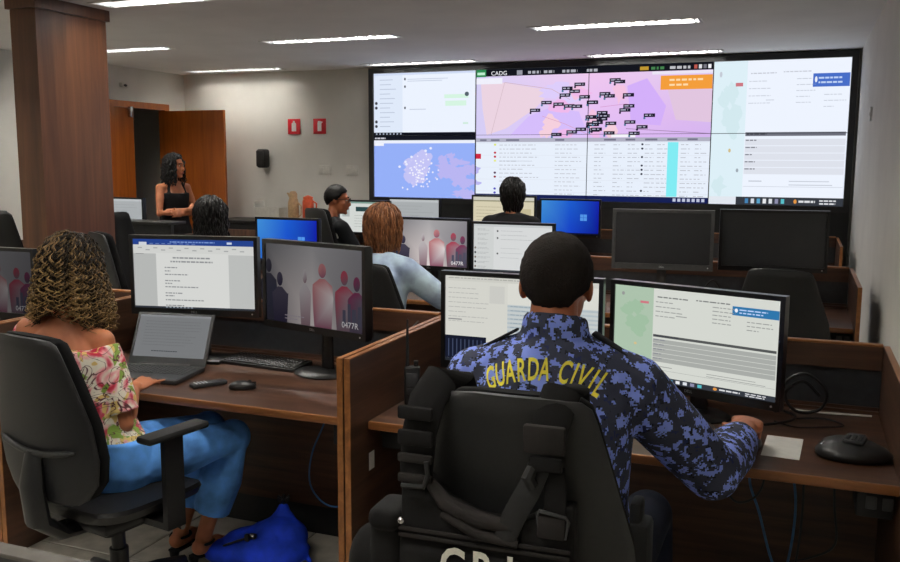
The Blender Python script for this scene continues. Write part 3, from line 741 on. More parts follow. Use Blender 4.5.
monitor('left one of the two switched-off dark monitors', -.793, 5.60, DZT, .455, rad(7), off_screen, .575, .318, .02, .036, 0, 'bezelgrey', True, 'slab')
monitor('right one of the two switched-off dark monitors', -.15, 5.78, DZT, .455, rad(7), off_screen, .6, .33, .018, .03, 0, 'bezel', False, 'slab')
monitor('monitor with blue desktop below the table on the video wall', -2.05, 8.30, DZT, .40, 0, blue_desktop, .56)
monitor('monitor with blue desktop before the dark-haired person', -3.66, 5.86, DZT, .315, 0, blue_desktop, .53)
monitor('monitor with grey page under the blue map', -3.70, 8.36, DZT, .375, 0, grey_page, .55)
monitor('monitor with green form before the man with glasses', -4.245, 8.30, DZT, .345, 0, white_form, .57)
monitor('monitor with cream form before the dark tied hair', -2.69, 8.22, DZT, .425, 0, cream_form, .62)

# ------------------------------------------------------------ smaller things
def keyboard(label, x, y, rz, w_=.45, d=.16):
    t = thing('keyboard', label, 'keyboard', (x, y, .74), rz, 'black keyboards')
    part('case', MB().prism([(-d/2, 0), (d/2, 0), (d/2, .024), (-d/2, .012)], -w_/2, w_/2, Matrix.Rotation(PI/2, 4, 'Z')), 'black', t, False)
    k = None; cols = 20; rows = 6
    for r in range(rows):
        for c in range(cols):
            x_ = -w_/2+.012+(w_-.024)*(c+.5)/cols; f = (r+.5)/rows; y_ = -d/2+.012+(d-.024)*f
            if r == 0 and 4 <= c <= 8:
                if c == 4: part('space_bar', MB().rbox((-w_/2+.012+(w_-.024)*6.5/cols, y_, .0155), (.1, .016, .008), .002), 'keycap', t)
                continue
            if k is None: k = mesh_of(MB().rbox((0, 0, 0), (.0165, .0165, .008), .002, None, 1), 'key'); fixn(k); k.materials.append(MATS['keycap'])
            o = bpy.data.objects.new('key', k); COL.objects.link(o); o.parent = t; o.location = (x_, y_, .0145+.012*f)
plain('keycap', (34, 34, 36), .4)
keyboard('black keyboard between the laptop and the wallpaper monitor', -2.235, 3.375, rad(-5), .41, .15)
keyboard('black keyboard under the officer hands', -.72, 2.90, rad(2))
keyboard('black keyboard in front of the chat list monitor', -1.95, 5.52, 0, .44, .15)
def mouse(label, x, y, rz):
    t = thing('computer_mouse', label, 'mouse', (x, y, .74), rz, 'black mice')
    b = MB(); b.loft([[V((hx*math.cos(q), hy*math.sin(q)-.004*z/.03, z)) for q in [2*PI*k/20 for k in range(20)]] for z, hx, hy in ((0, .029, .052), (.008, .032, .056), (.02, .029, .05), (.03, .02, .036), (.035, .009, .018), (.036, .002, .004))])
    part('shell', b, 'black', t, True, ang=1.2)
    part('scroll_wheel', MB().cyl((-.004, .028, .03), (.004, .028, .03), .008, 10), 'darkgrey', t)
    part('button_gap', MB().box(-.0008, .0008, .03, .054, .012, .029), 'blackmat', t)
mouse('black mouse lying beside the mobile phone', -2.075, 2.965, rad(-60))
mouse('black mouse under the officer right hand', -.11, 2.985, rad(-5))

# laptop
lt = thing('laptop', 'open dark grey laptop in front of the document monitor', 'laptop', (-2.565, 3.0, .74), rad(10))
LW, LD = .375, .255
bs = part('base', MB().rbox((0, 0, .011), (LW, LD, .02), .006), 'darkgrey', lt)
part('palm_rest', MB().box(-LW/2+.01, LW/2-.01, -LD/2+.008, -LD/2+.09, .021, .0215), 'panelgrey', bs, False)
part('touchpad', MB().box(-.055, .045, -LD/2+.018, -LD/2+.078, .0215, .0222), 'darkgrey', bs, False)
part('badge', MB().box(.10, .125, -LD/2+.02, -LD/2+.034, .0215, .0222), 'steel', bs, False)
k = mesh_of(MB().rbox((0, 0, 0), (.0165, .0165, .004), .0015, None, 1), 'key'); fixn(k); k.materials.append(MATS['keycap'])
for r in range(6):
    for c in range(17):
        o = bpy.data.objects.new('key', k); COL.objects.link(o); o.parent = bs; o.location = (-LW/2+.03+c*.0197, -LD/2+.105+r*.0205, .023)
ML = Matrix.Translation((0, LD/2-.004, .02)) @ Matrix.Rotation(rad(-27), 4, 'X')
ld = part('lid', MB().rbox((0, .006, .122), (LW, .009, .24), .004, ML), 'darkgrey', lt)
s = Scr(.345, .195, .0002, (118, 120, 122)); s.rect(0, 0, 1, .05, (132, 134, 136)); s.bars(.1, .15, .9, 9, .07, .012, (102, 104, 106), 3, .4, True); s.bars(.25, .85, .62, 1, .02, .02, (60, 62, 66), 4, 0, True)
s.v = [ML @ (p+V((0, .0008, .133))) for p in s.v]
part('screen', s, 'screen', lt, False)
part('hinge', MB().cyl((-.12, LD/2-.006, .02), (.12, LD/2-.006, .02), .008, 10), 'black', lt)

# mobile handset
t = thing('mobile_phone', 'grey mobile handset lying beside the mouse', 'phone', (-2.235, 2.955, .74), rad(-30))
part('body', MB().rbox((0, 0, .009), (.05, .15, .018), .007), 'darkgrey', t)
part('display', MB().rbox((0, .035, .0185), (.036, .05, .002), .001), 'offglass', t)
for r in range(4):
    for c in range(3): part('key', MB().rbox((-.013+.013*c, -.055+.014*r, .0188), (.009, .009, .002), .001, None, 1), 'aluminium', t)

# hand-held radio
t = thing('two_way_radio', 'black two-way radio with antenna standing by the divider', 'radio', (-1.345, 3.02, .74), rad(20))
part('body', MB().rbox((0, 0, .075), (.06, .038, .15), .008), 'black', t)
part('battery', MB().rbox((0, .022, .06), (.054, .014, .11), .005), 'blackmat', t)
part('antenna', MB().tube([(-.018, 0, .148), (-.018, 0, .2), (-.018, 0, .33)], [.008, .0065, .004], 10), 'rubber', t)
part('knob', MB().cyl((.015, 0, .148), (.015, 0, .17), .009, 12), 'black', t)
part('speaker_grille', MB().rbox((0, -.0195, .1), (.042, .003, .05), .001), 'darkgrey', t)
part('display', MB().rbox((0, -.0195, .055), (.036, .003, .022), .001), 'offglass', t)
part('belt_clip', MB().box(-.01, .01, .029, .033, .03, .12), 'black', t)

# white card
t = tag(part('card', MB().rbox((0, 0, .0008), (.115, .25, .0015), .0005), 'paper', None), 'white paper card lying beside the officer hand', 'card')
t.location = (-.015, 3.01, .74); t.rotation_euler = (0, 0, rad(-3)); t.scale = (1, .92, 1)

# conference phone
t = thing('conference_phone', 'black oval conference phone at the right end of the front desk', 'phone', (.188, 2.995, .74), rad(-12))
b = MB()
for z, sx, sy in ((0, .85, .85), (.008, 1, 1), (.018, .98, .98), (.034, .72, .7), (.04, .4, .4), (.041, .1, .1)):
    pass
rings = []
for z, sc_ in ((0, .86), (.008, .98), (.02, 1), (.036, .88), (.05, .62), (.056, .4), (.057, .08)):
    rings.append([V((.112*sc_*math.copysign(abs(math.cos(q))**.8, math.cos(q))*(1+.08*math.cos(3*q)), .092*sc_*math.sin(q)*(1+.06*math.cos(3*q)), z)) for q in [2*PI*k/36 for k in range(36)]])
part('body', b.loft(rings), 'black', t, True, ang=1.2)
kp = part('keypad', MB().rbox((.01, -.01, .06), (.062, .075, .012), .004), 'darkgrey', t)
for r in range(4):
    for c in range(3): part('key', MB().rbox((-.008+c*.018, -.038+r*.014, .0675), (.012, .009, .004), .0015, None, 1), 'blackmat', kp)
part('display', MB().rbox((.01, .032, .0645), (.05, .02, .006), .001), 'offglass', kp)
part('microphone', MB().ell((-.075, -.03, .036), (.012, .02, .006)), 'steel', t)
part('status_light', MB().ell((.0, -.08, .016), (.006, .004, .004)), 'steel', t)

# sticker on divider
t = tag(part('sticker', MB().box(-1.3995, -1.398, 2.76, 2.80, .555, .62), 'paper', None, False), 'small white sticker on the front divider below the desk', 'sticker')

# cables
def cable(label, pts, r, mat='cable'):
    P_ = [V(p) for p in pts]; out = []
    for i in range(len(P_)-1):
        p0, p1, p2, p3 = P_[max(i-1, 0)], P_[i], P_[i+1], P_[min(i+2, len(P_)-1)]
        for k in range(6):
            u = k/6; out.append(.5*((2*p1)+(p2-p0)*u+(2*p0-5*p1+4*p2-p3)*u*u+(3*p1-p0-3*p2+p3)*u**3))
    out.append(P_[-1])
    return tag(part('cable', MB().tube(out, r, 6), mat, None), label, 'cable')
cable('thin blue network cable looping below the middle front desk', [(-1.84, 3.27, .69), (-1.86, 3.25, .55), (-1.92, 3.24, .4), (-1.93, 3.24, .26), (-1.85, 3.24, .18), (-1.75, 3.25, .2), (-1.70, 3.26, .32), (-1.75, 3.27, .46), (-1.85, 3.28, .66)], .004, 'cableblue')
cable('blue network cable looping below the right front desk', [(-.1, 3.24, .7), (-.12, 3.2, .56), (-.08, 3.18, .44), (-.03, 3.16, .28), (.01, 3.16, .24), (.035, 3.17, .4), (.03, 3.2, .55), (-.02, 3.24, .69)], .0045, 'cableblue')
cable('black power cable hanging below the right front desk', [(.05, 3.22, .7), (.06, 3.2, .5), (.05, 3.18, .3), (.02, 3.2, .1), (.1, 3.25, .02)], .004)
cable('black cable loop hanging near the right socket box', [(.15, 3.22, .7), (.16, 3.2, .5), (.17, 3.2, .36), (.1, 3.2, .3), (.02, 3.22, .26)], .004)
cable('short black cable loop under the desk behind the officer arm', [(-.14, 3.26, .7), (-.2, 3.2, .55), (-.16, 3.18, .47), (-.08, 3.19, .52), (-.06, 3.24, .7)], .004)
cable('black cable coil behind the large right monitor', [(-.05, 3.4, .75), (-.02, 3.42, .86), (.05, 3.42, .9), (.12, 3.42, .84), (.1, 3.42, .77), (.02, 3.41, .76), (-.02, 3.42, .82), (.04, 3.43, .87), (.1, 3.43, .82)], .006)
cable('thin black wire lying on the right front desk', [(-.05, 3.3, .745), (.02, 3.25, .745), (.1, 3.28, .745), (.18, 3.33, .745), (.12, 3.4, .745), (.02, 3.36, .745)], .003)
cable('thick black cable beneath the coil on the right front desk', [(-.03, 3.45, .75), (.02, 3.38, .75), (.0, 3.3, .75), (-.08, 3.22, .75)], .005)
cable('white cable along the back screen of the right front desk', [(.0, 3.49, .745), (.1, 3.48, .745), (.28, 3.5, .745)], .004, 'plate')
cable('thin cable rising behind the divider beside the wallpaper monitor', [(-1.6, 3.3, .75), (-1.56, 3.38, .9), (-1.53, 3.5, .97)], .003, 'darkgrey')
cable('black cable draped below the left dark monitor', [(-.62, 5.86, .75), (-.56, 5.84, .85), (-.5, 5.83, .92), (-.44, 5.84, .85), (-.4, 5.86, .75)], .006)

# blue drawstring bag on the floor
t = thing('bag', 'bright blue drawstring bag lying on the floor', 'bag', (-2.0, 2.98, 0))
b = MB(); rd = random.Random(5)
b.ell((0, 0, .07), (.2, .14, .075), None, 20, 12).ell((.05, .05, .11), (.12, .1, .075), None, 18, 10).ell((.03, .1, .14), (.06, .05, .06)).ell((-.13, -.06, .05), (.13, .08, .05)).tube([(.03, .08, .13), (.02, .12, .19), (.015, .13, .215)], [.06, .03, .018], 12)
for k in range(7):
    q = k*.9; b.tube([(.02, .1, .17), (.02+.1*math.cos(q), .02+.09*math.sin(q), .13), (.02+.19*math.cos(q), .02+.14*math.sin(q), .03)], [.012, .016, .012], 8)
blob('sack', b, 'bagblue', t, .008, 5, False)
b = MB()
for k in range(6):
    q = k*1.05; b.tube([(.015, .13, .2), (.015+.02*math.cos(q), .13+.02*math.sin(q), .235), (.015+.028*math.cos(q), .13+.028*math.sin(q), .245)], [.008, .01, .004], 6)
part('drawstring', b, 'black', t)
b = MB().rbox((.0, -.08, .15), (.03, .02, .02), .005).rbox((-.02, -.09, .145), (.02, .02, .03), .005).tube([(.0, -.08, .15), (-.06, -.11, .13), (-.12, -.1, .1), (-.18, -.08, .06)], .005, 6)
part('cord_lock', b, 'black', t); part('buckle', MB().rbox((.005, -.092, .158), (.014, .006, .012), .003), 'chrome', t)

# cabinet by the back wall with flasks
t = thing('cabinet', 'low dark cabinet against the back wall below the speaker', 'cabinet', (-5.5, 8.62, 0))
part('carcass', MB().box(-.72, .72, -.25, .25, .08, .97), 'blackmat', t, False); part('top', MB().rbox((0, 0, .985), (1.48, .54, .03), .004), 'black', t)
for s_ in (-1, 1):
    d_ = part('door', MB().rbox((s_*.36, -.26, .5), (.7, .02, .8), .003), 'wood_z', t); part('handle', MB().cyl((s_*.06, -.28, .5), (s_*.06, -.28, .62), .007, 8), 'steel', d_)
part('plinth', MB().box(-.7, .7, -.22, .24, 0, .08), 'black', t, False)
t = thing('thermos_flask', 'tall sand-coloured thermos flask on the low cabinet', 'flask', (-5.22, 8.5, 1.0))
part('body', MB().lathe([(.0, 0), (.055, 0), (.06, .01), (.06, .2), (.05, .24), (.045, .25), (0, .25)], (0, 0, 0), 24), 'sand', t)
part('lid', MB().lathe([(.0, .25), (.044, .25), (.046, .3), (.03, .33), (0, .335)], (0, 0, 0), 24), 'sand', t)
part('handle', MB().tube([(.055, 0, .05), (.095, 0, .07), (.1, 0, .17), (.055, 0, .21)], .009, 8), 'sand', t)
part('spout', MB().tube([(-.04, 0, .27), (-.06, 0, .3), (-.075, 0, .31)], [.014, .012, .009], 8), 'sand', t)
t = thing('jug', 'orange red jug on the low cabinet beside the flask', 'jug', (-5.05, 8.53, 1.0))
part('body', MB().lathe([(.0, 0), (.06, 0), (.064, .02), (.062, .22), (.05, .25), (0, .25)], (0, 0, 0), 24), 'orange', t)
part('lid', MB().lathe([(.0, .25), (.054, .25), (.054, .27), (.02, .285), (0, .29)], (0, 0, 0), 24), 'orange', t)
part('handle', MB().tube([(.055, 0, .06), (.1, 0, .08), (.105, 0, .2), (.055, 0, .23)], .01, 8), 'orange', t)
t = thing('box', 'open cream cardboard tray on the low cabinet', 'box', (-5.5, 8.5, 1.0))
b = MB().box(-.16, .16, -.1, .1, 0, .005)
for q in ((-.16, -.155, -.1, .1), (.155, .16, -.1, .1), (-.16, .16, -.1, -.095), (-.16, .16, .095, .1)): b.box(*q, 0, .15)
part('carton', b, 'plate', t, False); part('flap', MB().box(-.165, -.16, -.1, .1, .15, .22), 'plate', t, False)

# dark counter at far left with a small monitor
t = thing('counter', 'dark high counter in front of the standing woman', 'counter', (-5.75, 6.35, 0))
part('front_board', MB().box(-.6, .6, 0, .04, 0, 1.10), 'blackmat', t, False); part('cap', MB().rbox((0, .08, 1.11), (1.22, .24, .025), .004), 'black', t)
part('work_top', MB().box(-.6, .6, .04, .6, .72, .745), 'wood_x', t, False)
for s_ in (-.59, .57): part('side_board', MB().box(s_, s_+.02, .04, .6, 0, 1.0), 'wood_y', t, False)
monitor('small pale monitor peeking over the dark counter', -6.0, 6.74, .745, .42, 0, grey_page, .42, .26, .015, .02, 0, 'bezel', False)
t = thing('printer', 'black printer on the desk left of the wooden pillar', 'printer', (-6.3, 5.3, 0))
part('stand', MB().box(-.3, .3, -.25, .25, 0, 1.0), 'wood_z', t, False)
part('body', MB().rbox((0, 0, 1.1), (.42, .38, .2), .02), 'blackmat', t); part('paper_tray', MB().rbox((.05, -.2, 1.06), (.3, .06, .03), .006), 'darkgrey', t)
part('scanner_lid', MB().rbox((0.03, .02, 1.22), (.36, .32, .05), .012), 'black', t)
cable('thin pale mouse cord running from the large monitor to the officer hand', [(-.385, 3.43, .745), (-.304, 3.272, .745), (-.212, 3.087, .745), (-.13, 3.04, .75)], .002, 'darkgrey')

# ------------------------------------------------------------ people
def head_matrix(c, yaw, pitch=0, s=1.0, roll=0):
    return Matrix.Translation(c) @ Matrix.Rotation(yaw, 4, 'Z') @ Matrix.Rotation(pitch, 4, 'X') @ Matrix.Rotation(roll, 4, 'Y') @ Matrix.Scale(s, 4)
def add_head(mb, Hm, N, neck=.054):
    R3 = Hm.to_3x3()
    def e(c, r): mb.ell(Hm @ V(c), r, R3, 24, 16)
    e((0, -.012, .028), (.075, .096, .091)); e((0, .034, -.03), (.06, .06, .085)); e((0, .045, -.082), (.044, .042, .032))
    e((0, .08, -.1), (.02, .018, .016)); e((0, .083, .03), (.046, .014, .012)); e((0, .096, -.063), (.024, .008, .011))
    for s in (-1, 1):
        mb.ell(Hm @ V((s*.078, -.008, -.006)), (.009, .021, .031), R3 @ Matrix.Rotation(s*.35, 3, 'Z'), 14, 10)
        e((s*.045, .06, -.02), (.02, .022, .022))
    mb.tube([Hm @ V((0, .09, .022)), Hm @ V((0, .106, -.008)), Hm @ V((0, .114, -.028)), Hm @ V((0, .1, -.042))], [.008, .01, .0135, .009], 10)
    mb.tube([N-V((0, 0, .07)), N, Hm @ V((0, -.025, -.07)), Hm @ V((0, -.02, -.02))], [neck*1.25, neck*1.08, neck, neck*.95], 18)
def add_hand(mb, wr, d, n, side, curls=(.35, .4, .45, .5), thumb=.5, s=1.0, spread=.06):
    d = V(d).normalized(); n = V(n); n = (n-d*n.dot(d)).normalized(); l = d.cross(n); t = -l*side
    R3 = Matrix((l, d, n)).transposed(); wr = V(wr)
    mb.ell(wr+d*.052*s, (.041*s, .055*s, .0155*s), R3, 18, 10); mb.ell(wr+d*.085*s, (.041*s, .016*s, .0135*s), R3, 16, 8)
    mb.ell(wr+d*.04*s+t*.02*s-n*.006*s, (.022*s, .032*s, .016*s), R3, 14, 8)
    mb.tube([wr-d*.03*s, wr+d*.03*s], [.027*s, .027*s], 14)
    tips = []
    for i, L in enumerate((.074, .082, .076, .06)):
        p = wr+d*(.088-.004*abs(i-1))*s+t*(.031-.0205*i)*s
        a_ = 0; pts = [p-d*.012*s, p]; dd = d+t*spread*(1.5-i)
        for k, fr in enumerate((.45, .3, .25)):
            a_ += curls[i]*(1.0, 1.15, .7)[k]
            v = dd.normalized()*math.cos(a_)-n*math.sin(a_); p = p+v*L*fr*s; pts.append(p)
        mb.limb(pts, [.0098*s, .0098*s, .0088*s, .0078*s, .0068*s], 10); tips.append((p, v))
    p = wr+d*.028*s+t*.03*s-n*.006*s; v = (d*.75+t*thumb*1.1-n*.25).normalized()
    q = p+v*.042*s; v2 = (v+d*.35-t*.25*thumb).normalized()
    mb.limb([p-v*.015*s, p, q, q+v2*.032*s], [.012*s, .0125*s, .0105*s, .0085*s], 10)
    return tips
def torso(mb, spine, r, n=24):
    r = V(r).normalized(); rings = []
    for i, (p, rx, ry) in enumerate(spine):
        p = V(p); t = V(spine[min(i+1, len(spine)-1)][0])-V(spine[max(i-1, 0)][0]); t.normalize()
        f = t.cross(r).normalized()
        rings.append([p+r*rx*math.copysign(abs(math.cos(q))**.85, math.cos(q))+f*ry*math.copysign(abs(math.sin(q))**.85, math.sin(q)) for q in [2*PI*k/n for k in range(n)]])
    mb.loft(rings)
def spine_of(J, k, infl, z1=None):
    P, C, N = V(J['P']), V(J['C']), V(J['N'])
    W_ = P.lerp(C, .45)
    S = C.lerp(N, .62)
    out = [(P-V((0, 0, .09)), .15*k+infl, .11*k+infl), (P, .172*k+infl, .122*k+infl), (W_, .15*k+infl, .108*k+infl), (C.lerp(P, .18), .165*k+infl, .116*k+infl), (C, .175*k+infl, .12*k+infl),
           (C.lerp(N, .33), .178*k+infl, .11*k+infl), (S, .15*k+infl, .085*k+infl), (C.lerp(N, .85), .095*k+infl, .066*k+infl), (N, .062*k+infl*.6, .056*k+infl*.6)]
    if z1 is not None: out = [q for q in out if q[0].z <= z1]
    return out
def mid(a_, b_, f, off=(0, 0, 0)): return V(a_).lerp(V(b_), f)+V(off)
def body(J, t, skin, voxel, k=1.0, hs=1.0, hands=True, feet=True, world=True):
    mb = MB(); r = V(J['sR'])-V(J['sL']); torso(mb, spine_of(J, k*.93, 0), r)
    Hm = head_matrix(J['H'], J['hy'], J.get('hp', 0), hs, J.get('hr', 0)); add_head(mb, Hm, V(J['N']), J.get('neck', .052)*k)
    for s, S in ((1, 'R'), (-1, 'L')):
        sh, el, wr = V(J['s'+S]), V(J['e'+S]), V(J['w'+S])
        mb.limb([V(J['N']).lerp(sh, .35)-V((0, 0, .02)), sh, mid(sh, el, .4), el, mid(el, wr, .3), mid(el, wr, .75), wr], [q*k for q in (.05, .052, .047, .038, .041, .031, .025)], 16)
        h = J.get('h_'+S)
        if h: add_hand(mb, wr, *h[:5], s=(1.06 if len(h) == 5 else h[5])*k, spread=h[6] if len(h) > 6 else .06)
        else: add_hand(mb, wr, wr-el, V((0, 0, 1)), s, s=.98*k)
        hp, kn, an = V(J['h'+S]), V(J['k'+S]), V(J['a'+S])
        mb.limb([hp, mid(hp, kn, .5), kn, mid(kn, an, .35), mid(kn, an, .85), an], [q*k for q in (.085, .075, .054, .054, .036, .036)], 16)
        toe = V(J.get('t'+S, an+V(J['f'])*.16-V((0, 0, .06))))
        if feet: mb.limb([an-V(J['f'])*.03-V((0, 0, .025)), mid(an, toe, .5, (0, 0, -.005)), toe], [.036*k, .036*k, .026*k], 12)
    b = blob('body', mb, skin, t, voxel, 5, world)
    for s in (-1, 1):
        e = MB().ell(Hm @ V((s*.031, .0835, .01)), (.0115, .008, .006), Hm.to_3x3(), 12, 8)
        eo = part('eye', e, 'eyewhite', t, True, world=world)
        part('iris', MB().ell(Hm @ V((s*.031, .0915, .01)), (.0052, .0025, .0055), Hm.to_3x3(), 10, 6), 'iris', t, True, world=world)
        part('eyebrow', MB().tube([Hm @ V((s*.014, .096, .032)), Hm @ V((s*.03, .094, .038)), Hm @ V((s*.05, .08, .032))], [.003, .0042, .002], 6), 'brow', t, True, world=world)
    part('lips', MB().ell(Hm @ V((0, .1, -.063)), (.021, .0065, .0075), Hm.to_3x3(), 14, 8), 'lips', t, True, world=world)
    return Hm
def top_garment(name, J, t, mat, voxel, k=1.0, infl=.016, sleeve=2, z1=None, it=6, extra=None, world=True, cuff=.87):
    mb = MB(); r = V(J['sR'])-V(J['sL']); torso(mb, spine_of(J, k, infl, z1), r)
    for S in 'RL':
        sh, el, wr = V(J['s'+S]), V(J['e'+S]), V(J['w'+S])
        if sleeve == 0: continue
        pts = [V(J['N']).lerp(sh, .3)-V((0, 0, .025)), sh, mid(sh, el, .5)]; rr = [.058*k+infl*.8, .066*k+infl, .06*k+infl]
        if sleeve >= 2: pts += [el, mid(el, wr, .5), mid(el, wr, cuff)]; rr += [.054*k+infl, .05*k+infl, .038*k+infl*.8]
        elif sleeve == 1: pts += [mid(sh, el, .75)]; rr += [.055*k+infl]
        mb.tube(pts, rr, 18)
        for p, q in list(zip(pts, rr))[:-1]: mb.ell(p, (q*.98,)*3, None, 16, 10)
    if extra: extra(mb)
    return blob(name, mb, mat, t, voxel, it, world)
def trousers(J, t, mat, voxel, k=1.0, infl=.014, cuff=.86, it=6, world=True, name='trousers', wide=1.0):
    mb = MB(); P = V(J['P']); r = V(J['sR'])-V(J['sL'])
    torso(mb, [(P-V((0, 0, .1)), .15*k+infl, .12*k+infl), (P-V((0, 0, .02)), .18*k+infl, .135*k+infl), (P+V((0, 0, .1)), .16*k+infl, .115*k+infl)], r)
    for S in 'RL':
        hp, kn, an = V(J['h'+S]), V(J['k'+S]), V(J['a'+S])
        pts = [hp, mid(hp, kn, .5), kn, mid(kn, an, .4), mid(kn, an, cuff)]; rr = [.092*k+infl, .08*k+infl, .062*k+infl, .06*k*wide+infl, .05*k*wide+infl]
        mb.tube(pts, rr, 18)
        for p, q in list(zip(pts, rr))[:-1]: mb.ell(p, (q*.98,)*3, None, 16, 10)
    return blob(name, mb, mat, t, voxel, it, world)
def shoes(J, t, mat, world=True):
    for S in 'RL':
        an = V(J['a'+S]); f = V(J['f']).normalized(); toe = V(J.get('t'+S, an+f*.16-V((0, 0, .06)))); z0 = min(an.z, toe.z)-.03
        base = V((an.x, an.y, max(.035, an.z-.055)))
        mb = MB().limb([base-f*.04, base+f*.06, base+f*.16, base+f*.2], [.042, .045, .04, .03], 12)
        part('shoe', mb, mat, t, True, world=world)
def hair_shell(Hm, vol=(1.07, 1.07, 1.09), line=(38, -12, -55), tint=.2, jit=.004, rnd=None, nu=48, nv=32):
    rnd = rnd or random.Random(1); mb = MB(); rings = []
    for j in range(nv+1):
        el = PI/2-PI*j/nv*.985-.0; ring = []
        for i in range(nu):
            az = 2*PI*i/nu; x, y_, z = math.cos(el)*math.sin(az), math.cos(el)*math.cos(az), math.sin(el)
            ph = abs((az+PI) % (2*PI)-PI)/PI       # 0 front, 1 back
            K = ((0, line[0]), (.28, line[0]*.75), (.43, line[1]), (.6, line[1]-10), (.75, line[2]*.8), (1.01, line[2])); e0 = K[-1][1]
            for (p0, q0), (p1, q1) in zip(K, K[1:]):
                if p0 <= ph < p1: e0 = q0+(q1-q0)*(ph-p0)/(p1-p0); break
            f = max(0, min(1, (math.degrees(el)-e0)/6+1)); g = .82+.18*f
            q = V((x*.076*(1+(vol[0]-1)*f), y_*.097*(1+(vol[1]-1)*f), z*.092*(1+(vol[2]-1)*f)))*g
            q += q.normalized()*rnd.uniform(-jit, jit)*f
            ring.append(Hm @ (q+V((0, -.012, .028))))
        rings.append(ring)
    return mb.loft(rings, True, True, tint)
def locks(mb, Hm, n, zend, vol=1.15, r=.008, face=55, wave=.0, curl=0, wl=.03, rnd=None, sides=5, tint=(.05, .35), spread=0, tipblond=0, back_only=False, inward=0, step=.012):
    rnd = rnd or random.Random(2)
    for i in range(n):
        az = rad(rnd.uniform(face, 360-face)); th = rad(rnd.uniform(3, 75)); v_ = vol*rnd.uniform(.93, 1.04)
        pts = []; ze = (zend(az) if callable(zend) else zend)+rnd.uniform(-.03, .05); ph = rnd.uniform(0, 6.28); s_ = 0; hand = rnd.choice((-1, 1))
        while th < rad(92):
            q = V((math.sin(th)*math.sin(az)*.078, math.sin(th)*math.cos(az)*.099, math.cos(th)*.095))*v_
            pts.append(Hm @ (q+V((0, -.012, .028)))); th += step/.1
        if not pts: continue
        p = pts[-1].copy(); out = V((p.x-Hm.translation.x, p.y-Hm.translation.y, 0)).normalized(); k0 = len(pts)
        vel = V((0, 0, -1))+out*spread
        while p.z > ze:
            p = p+vel.normalized()*step; vel += out*(-inward*step*6); pts.append(p.copy())
        if len(pts) < 4: continue
        m = len(pts); fin = []
        for k, q in enumerate(pts):
            u = k/(m-1); s_ = k*step; a_ = ph+hand*2*PI*s_/wl; amp = curl*min(1, .25+u)
            off = V((math.cos(a_), math.sin(a_), 0))*amp + out*wave*math.sin(2*PI*s_/.09+ph)
            fin.append(q+off)
        tn = rnd.uniform(*tint); n0 = len(mb.v)
        mb.tube(fin, [r*(1-.6*(k/(m-1))**2)*(.5 if k == 0 else 1) for k in range(m)], sides, 1, None, tn)
        if tipblond:
            for k in range(m):
                for j in range(sides): mb.tint[n0+k*sides+j] = min(1, tn+tipblond*(k/(m-1))**1.5*rnd.uniform(.6, 1))
    return mb
def nails(tips, t, mat='lips', world=True): pass

# --- the officer at the front desk
t = thing('person', 'seated officer in blue digital camouflage shirt, back to camera, hand on mouse', 'person', (-.56, 2.3, 0))
J = dict(P=(-.55, 2.24, .60), C=(-.575, 2.20, .98), N=(-.582, 2.215, 1.205), H=(-.592, 2.275, 1.336), hy=rad(3), hp=rad(-6), neck=.06,
         sR=(-.385, 2.28, 1.075), sL=(-.785, 2.20, 1.08), eR=(-.19, 2.46, .815), eL=(-.88, 2.45, .84), wR=(-.125, 2.86, .822), wL=(-.76, 2.72, .80),
         hR=(-.45, 2.3, .56), hL=(-.65, 2.3, .56), kR=(-.40, 2.72, .56), kL=(-.7, 2.72, .56), aR=(-.38, 2.70, .1), aL=(-.72, 2.70, .1), f=(0, 1, 0),
         h_R=((.0, 1, .06), (.1, .1, 1), 1, (.35, .5, .6, .65), .35, 1.16), h_L=((.15, 1, -.05), (0, 0, 1), -1, (.35, .35, .35, .35), .4))
Hm = body(J, t, 'skin_brown', .0045, 1.06, 1.12)
def collar(mb):
    N = V(J['N'])
    pts = [N+V((math.cos(q)*.074, math.sin(q)*.07+.012, .018-.02*math.sin(q))) for q in [2*PI*k/20 for k in range(21)]]
    mb.tube(pts, .016, 8, 2.7, (0, 0, 1))
sh = top_garment('shirt', J, t, 'camo', .007, 1.07, .022, 2, None, 7, collar, True, .80)
for s_, S in ((1, 'R'), (-1, 'L')):
    a_ = V(J['N']).lerp(V(J['s'+S]), .38); b_ = V(J['s'+S])
    part('epaulette', MB().rbox((0, 0, 0), (.11, .042, .008), .004, Matrix.Translation((a_+b_)/2+V((s_*.005, 0, .077))) @ Matrix.Rotation(s_*.52, 4, 'Y')), 'darkcloth', sh, True, world=True)
trousers(J, t, 'navycloth', .01, 1.08); shoes(J, t, 'blackmat')
hs_ = hair_shell(Hm, (1.13, 1.07, 1.08), (36, -14, -62), .3, .0016, random.Random(4))
part('hair', hs_, 'hair_short', t, True, world=True, ang=3.2)
part('holster', MB().rbox((-.335, 2.17, .67), (.055, .09, .2), .015).rbox((-.345, 2.17, .79), (.03, .07, .06), .01), 'blackmat', t, True, world=True)
